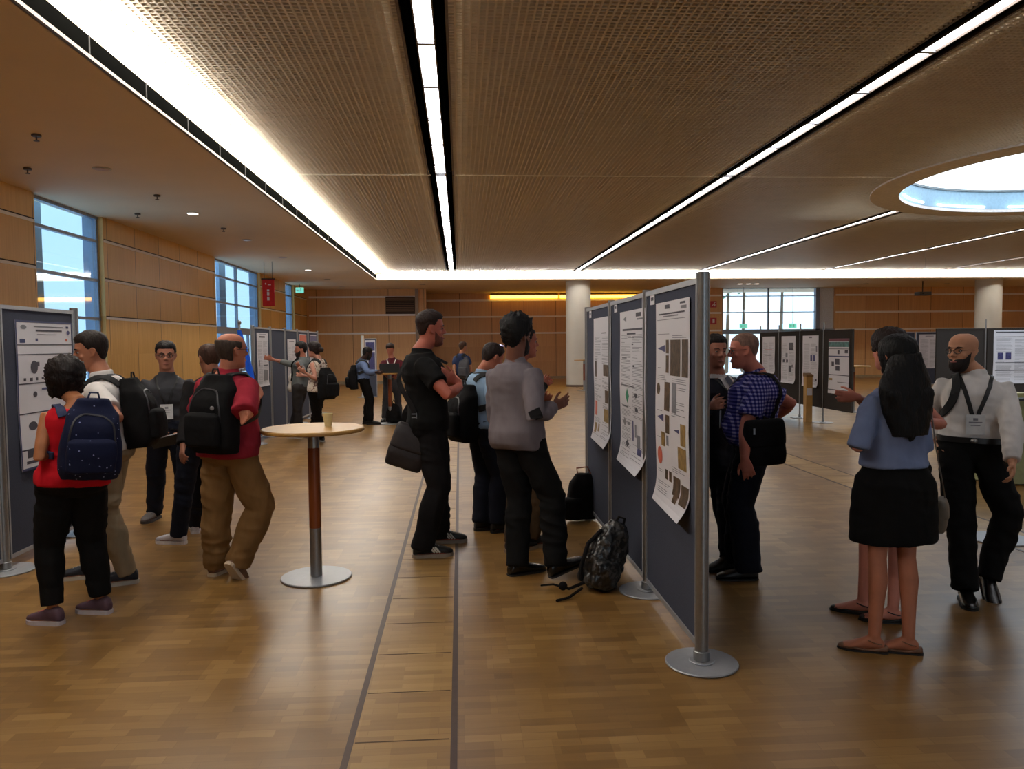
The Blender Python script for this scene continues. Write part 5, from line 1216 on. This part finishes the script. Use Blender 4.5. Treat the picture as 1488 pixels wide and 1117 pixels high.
# 17 man in the checked shirt
p = person('heavy man with glasses in blue checked short sleeved shirt and dark trousers', 5.35, 1.76, -72, (1081, 509), (1098, 541), (1094, 655),
    dict(l=(1084, 620, -1, 1082, 666, -1, .5, (.25, -.1, -1), None), r=(1149, 586, 1, 1128, 606, 1, .5)), dict(l=(1098, 841, -85), r=(1085, 828, -80)),
    dict(shirt=dict(m=CHECK, hem=-.02, slen=.74, g=.024, loose=.03), trousers=dict(m=NAVY, thigh=.115, knee=.094, ankle=.088, hem=.035), shoes=dict(m=SHBLK, kind='oxford'),
         hair=[dict(kind='cap', t=.004, front=.064, side=.02, back=-.05, col=(128, 96, 82))], glasses=True, brows=(110, 90, 80), lanyard=dict(m=BLACKM, t=.3)), hyaw=-80, hpitch=4, skincol=(190, 112, 92), girth=1.2, belly=.05)
bg = drop_bag('messenger_bag', 'black messenger bag hanging at the hip of the checked shirt man', ony(1111, 643, 5.02), .30, .31, .09, (1, .15, 0), BAGB, rot=R(3))
a, f = p.axes(.8)
link('strap', ribbon(p.shirt, [p.tor(.97) - a * .11 * p.s + f * .02, p.tor(.95) - a * .12 - f * .1, p.tor(.75) - a * .15 - f * .14, p.tor(.45) - a * .2 - f * .16, ony(1136, 615, 5.02)], .04, .005, .012), BLK2, bg, None)
link('clasp', MB().box((-.006, -.004, -.02), (.006, .004, .02), 0, Matrix.Translation(ony(1096, 627, 4.94))), ALU, bg, None)
# 19 woman in black behind, then 18 long haired woman
p = person('woman in black sleeveless dress and black sandals, mostly hidden by the long haired woman', 4.5, 1.72, -40, (1291, 508), (1306, 547), (1300, 668),
    dict(r=(1368, 617, -1, 1345, 612, -1, .5), l=(1262, 590, 1, 1246, 577, -1, .6, (-1, .2, .05), None)), dict(l=(1268, 893, -60), r=(1312, 905, -70)),
    dict(shirt=dict(m=BLK, sleeve='none', hem=-.1, collar=False, top=.92, g=.014), skirt=dict(m=BLK2, len=.46), shoes=dict(m=SHBLK, kind='flat', sole=(20, 18, 18)), hair=[dict(kind='volume', t=.022, back=-.1, side=-.02, front=.056, col=(38, 24, 20))], brows=DK), hyaw=-5, female=True, skincol=(200, 128, 108), girth=1.05)
hb = drop_bag('handbag', 'small beige handbag on a chain beside the black skirt', ony(1367, 748, 4.30), .13, .20, .07, (.6, .8, 0), BEIGEL, rot=R(8))
link('chain', MB().tube([ony(1354, 600, 4.25), ony(1360, 650, 4.25), ony(1372, 715, 4.28), ony(1374, 728, 4.3)], .0045, 6), mat('chain_silver', (150, 145, 140), .3, .8), hb)
link('chain_loop', MB().tube([ony(1336, 566, 4.27), ony(1348, 580, 4.2), ony(1354, 602, 4.24)], .0045, 6), BLACKM, hb)
p = person('woman with very long black hair, blue grey blouse and black skirt, seen from behind', 4.08, 1.68, -14, (1303, 520), (1298, 562), (1297, 700),
    dict(l=(1246, 650, -1, 1262, 628, 1, .5), r=(1340, 655, -1, 1330, 625, 1, .5)), dict(l=(1286, 948, -66), r=(1336, 950, -66)),
    dict(shirt=dict(m=BLOUSE, sleeve='long', hem=.15, g=.03, minw=.158, slen=.4, collar=False, loose=.03), skirt=dict(m=BLK, len=.47, flare=.028), shoes=dict(m=SHTAN, kind='flat', sole=(26, 22, 22)), hair=[dict(kind='volume', t=.018, back=-.13, side=-.1, front=.055, rough=.006, freq=8, col=(15, 13, 13))], brows=DK), female=True, skincol=(178, 112, 84))
mb = MB(); a, f = p.axes(.9); rs = []
for k in range(16):
    q = k / 15; c_ = (p.HM @ Vector((0, -.055, .03))).lerp(p.tor(.50) - f * .135 - a * .02, q) - a * .02 * math.sin(q * 3.1); wv = .080 + .085 * ss(0, .4, q) - .05 * ss(.7, 1, q)
    rs.append((c_ - f * .015 * math.sin(q * 3) + a * .006 * math.sin(q * 9), a * wv, f * (.085 - .045 * q)))
mb.rings(rs, 30)
for k in range(26):
    x = random.uniform(-1, 1); tp = p.tor(.95) + a * (x * .13 - .03) - f * .15; bt = p.tor(.44 + .16 * abs(x) + random.uniform(-.03, .04)) + a * (x * .11 - .02) - f * (.165 - .03 * abs(x))
    mb.tube([tp, tp.lerp(bt, .5) - f * .005, bt], [.026, .020, .006], 8)
hr_ = link('long_hair', fuse(mb, .007, 2, .012, .05, 'long_hair'), hairm((15, 13, 13)), p.root, None)
# 20 bald man
p = person('bald bearded man with glasses in white shirt and black trousers walking with a badge', 4.9, 1.75, 208, (1399, 510), (1416, 543), (1410, 655),
    dict(r=(1352, 600, 1, 1362, 640, -1, .5), l=(1470, 620, -1, 1471, 672, -1, .5)), dict(r=(1400, 868, 205), l=(1430, 842, 200, .08, 28, (.9, -.3, 0))),
    dict(shirt=dict(m=WHT, sleeve='long', hem=.1, g=.022, belt=True), trousers=dict(m=BLK, thigh=.104, knee=.086, ankle=.074), shoes=dict(m=LEATHER, kind='oxford'), hair=[dict(kind='beard', t=.012, col=(30, 20, 18))],
         brows=DK, glasses=True, lanyard=dict(m=BLACKM, t=.34, w=.026, bw=.055, bh=.065)), hyaw=248, skincol=(196, 140, 108))
bb = backpack(p, 'dark backpack strap and pack on the bald man in the white shirt', None, (.30, .46, .17), mat('pack_dark_navy', (26, 30, 40), .8), straps=(1,), smat='navy')
# ------------------------------------------------------------------ bags on the floor
gb_ = thing('backpack', 'glossy black patterned backpack leaning on the second post, on the floor', 'backpack', (.98, 5.15, 0))
mtx = Matrix.Translation((.88, 5.08, .0)) @ Matrix.Rotation(R(22), 4, 'Y') @ Matrix.Rotation(R(20), 4, 'Z')
mb = MB(); m3 = mtx.to_3x3()
for z_ in (0,): mb.rings([(mtx @ Vector((0, 0, q * .46 + .015)), m3 @ Vector((.135 * k1, 0, 0)), m3 @ Vector((0, .10 * k2, 0))) for q, k1, k2 in ((0, .8, .8), (.06, .98, 1), (.35, 1.02, 1.1), (.65, .92, .95), (.85, .7, .75), (1, .4, .4))], 24, p=2.8)
link('pack_body', fuse(mb, .007, 2, .035, .05, 'pack'), GLOSS, gb_, None)
mb = MB().rings([(mtx @ Vector((-.03, -.10, q * .46)), m3 @ Vector((.10 * k1, 0, 0)), m3 @ Vector((0, .05 * k1, 0))) for q, k1 in ((.08, .7), (.14, 1), (.42, 1), (.5, .6))], 20, p=3)
link('front_pocket', fuse(mb, .007, 2, .02, .05, 'pocket'), GLOSS, gb_, None)
link('shoulder_strap', MB().tube([mtx @ Vector(v) for v in ((-.1, .02, .38), (-.17, .0, .28), (-.17, -.02, .12), (-.13, -.02, .04))], .014, 8), BLK2, gb_)
link('webbing_tail', MB().tube([(.80, 5.0, .06), (.70, 4.98, .03), (.60, 5.02, .05), (.52, 5.02, .045)], [.012, .01, .007, .006], 8).tube([(.78, 4.95, .04), (.68, 4.85, .015), (.60, 4.82, .008)], .009, 8).ball((.66, 4.98, .05), .03, .02, .03), BLK2, gb_)
link('grab_handle', MB().tube([mtx @ Vector(v) for v in ((-.03, 0, .46), (-.02, 0, .51), (.03, 0, .51), (.04, 0, .46))], .008, 8), BLK2, gb_)
fb = thing('backpack', 'plain black backpack standing on the floor by the farthest board of the row', 'backpack', (1.12, 7.05, .0))
mb = MB().rings([(Vector((1.13, 7.06, .02 + q * .42)), Vector((.15 * k1, 0, 0)), Vector((0, .10 * k1, 0))) for q, k1 in ((0, .85), (.06, 1), (.5, 1), (.8, .85), (1, .45))], 24, p=3)
link('pack_body', fuse(mb, .009, 3, .015, .1, 'pack'), BAGB, fb, None)
mb = MB().rings([(Vector((1.02, 6.98, .03 + q * .2)), Vector((.09, 0, 0)) * k1, Vector((0, .08, 0)) * k1) for q, k1 in ((0, .8), (.1, 1), (.85, 1), (1, .8))], 20, p=3)
link('front_pocket', fuse(mb, .009, 3, .01, .1, 'pocket'), BAGB, fb, None)
link('grab_handle', MB().tube([(1.08, 7.06, .43), (1.07, 7.06, .49), (1.17, 7.06, .50), (1.2, 7.06, .44)], .007, 8), mat('handle_orange', (150, 84, 64), .6), fb)
for x, y, lb in ((-1.4, 16.3, 'dark bag on the floor under the laptop table'), (-1.05, 16.0, 'second dark bag on the floor right of the laptop table pole')):
    b_ = thing('backpack', lb, 'backpack', (x, y, 0))
    link('pack_body', fuse(MB().rings([(Vector((x, y, .02 + q * .4)), Vector((.17 * k1, 0, 0)), Vector((0, .12 * k1, 0))) for q, k1 in ((0, .8), (.1, 1), (.6, .9), (1, .4))], 20, p=2.6), .015, 3, .04, .1, 'pack'), BAGB, b_, None)
    link('handle', MB().tube([(x - .04, y, .41), (x, y, .5), (x + .04, y, .41)], .01, 6), BLK2, b_)
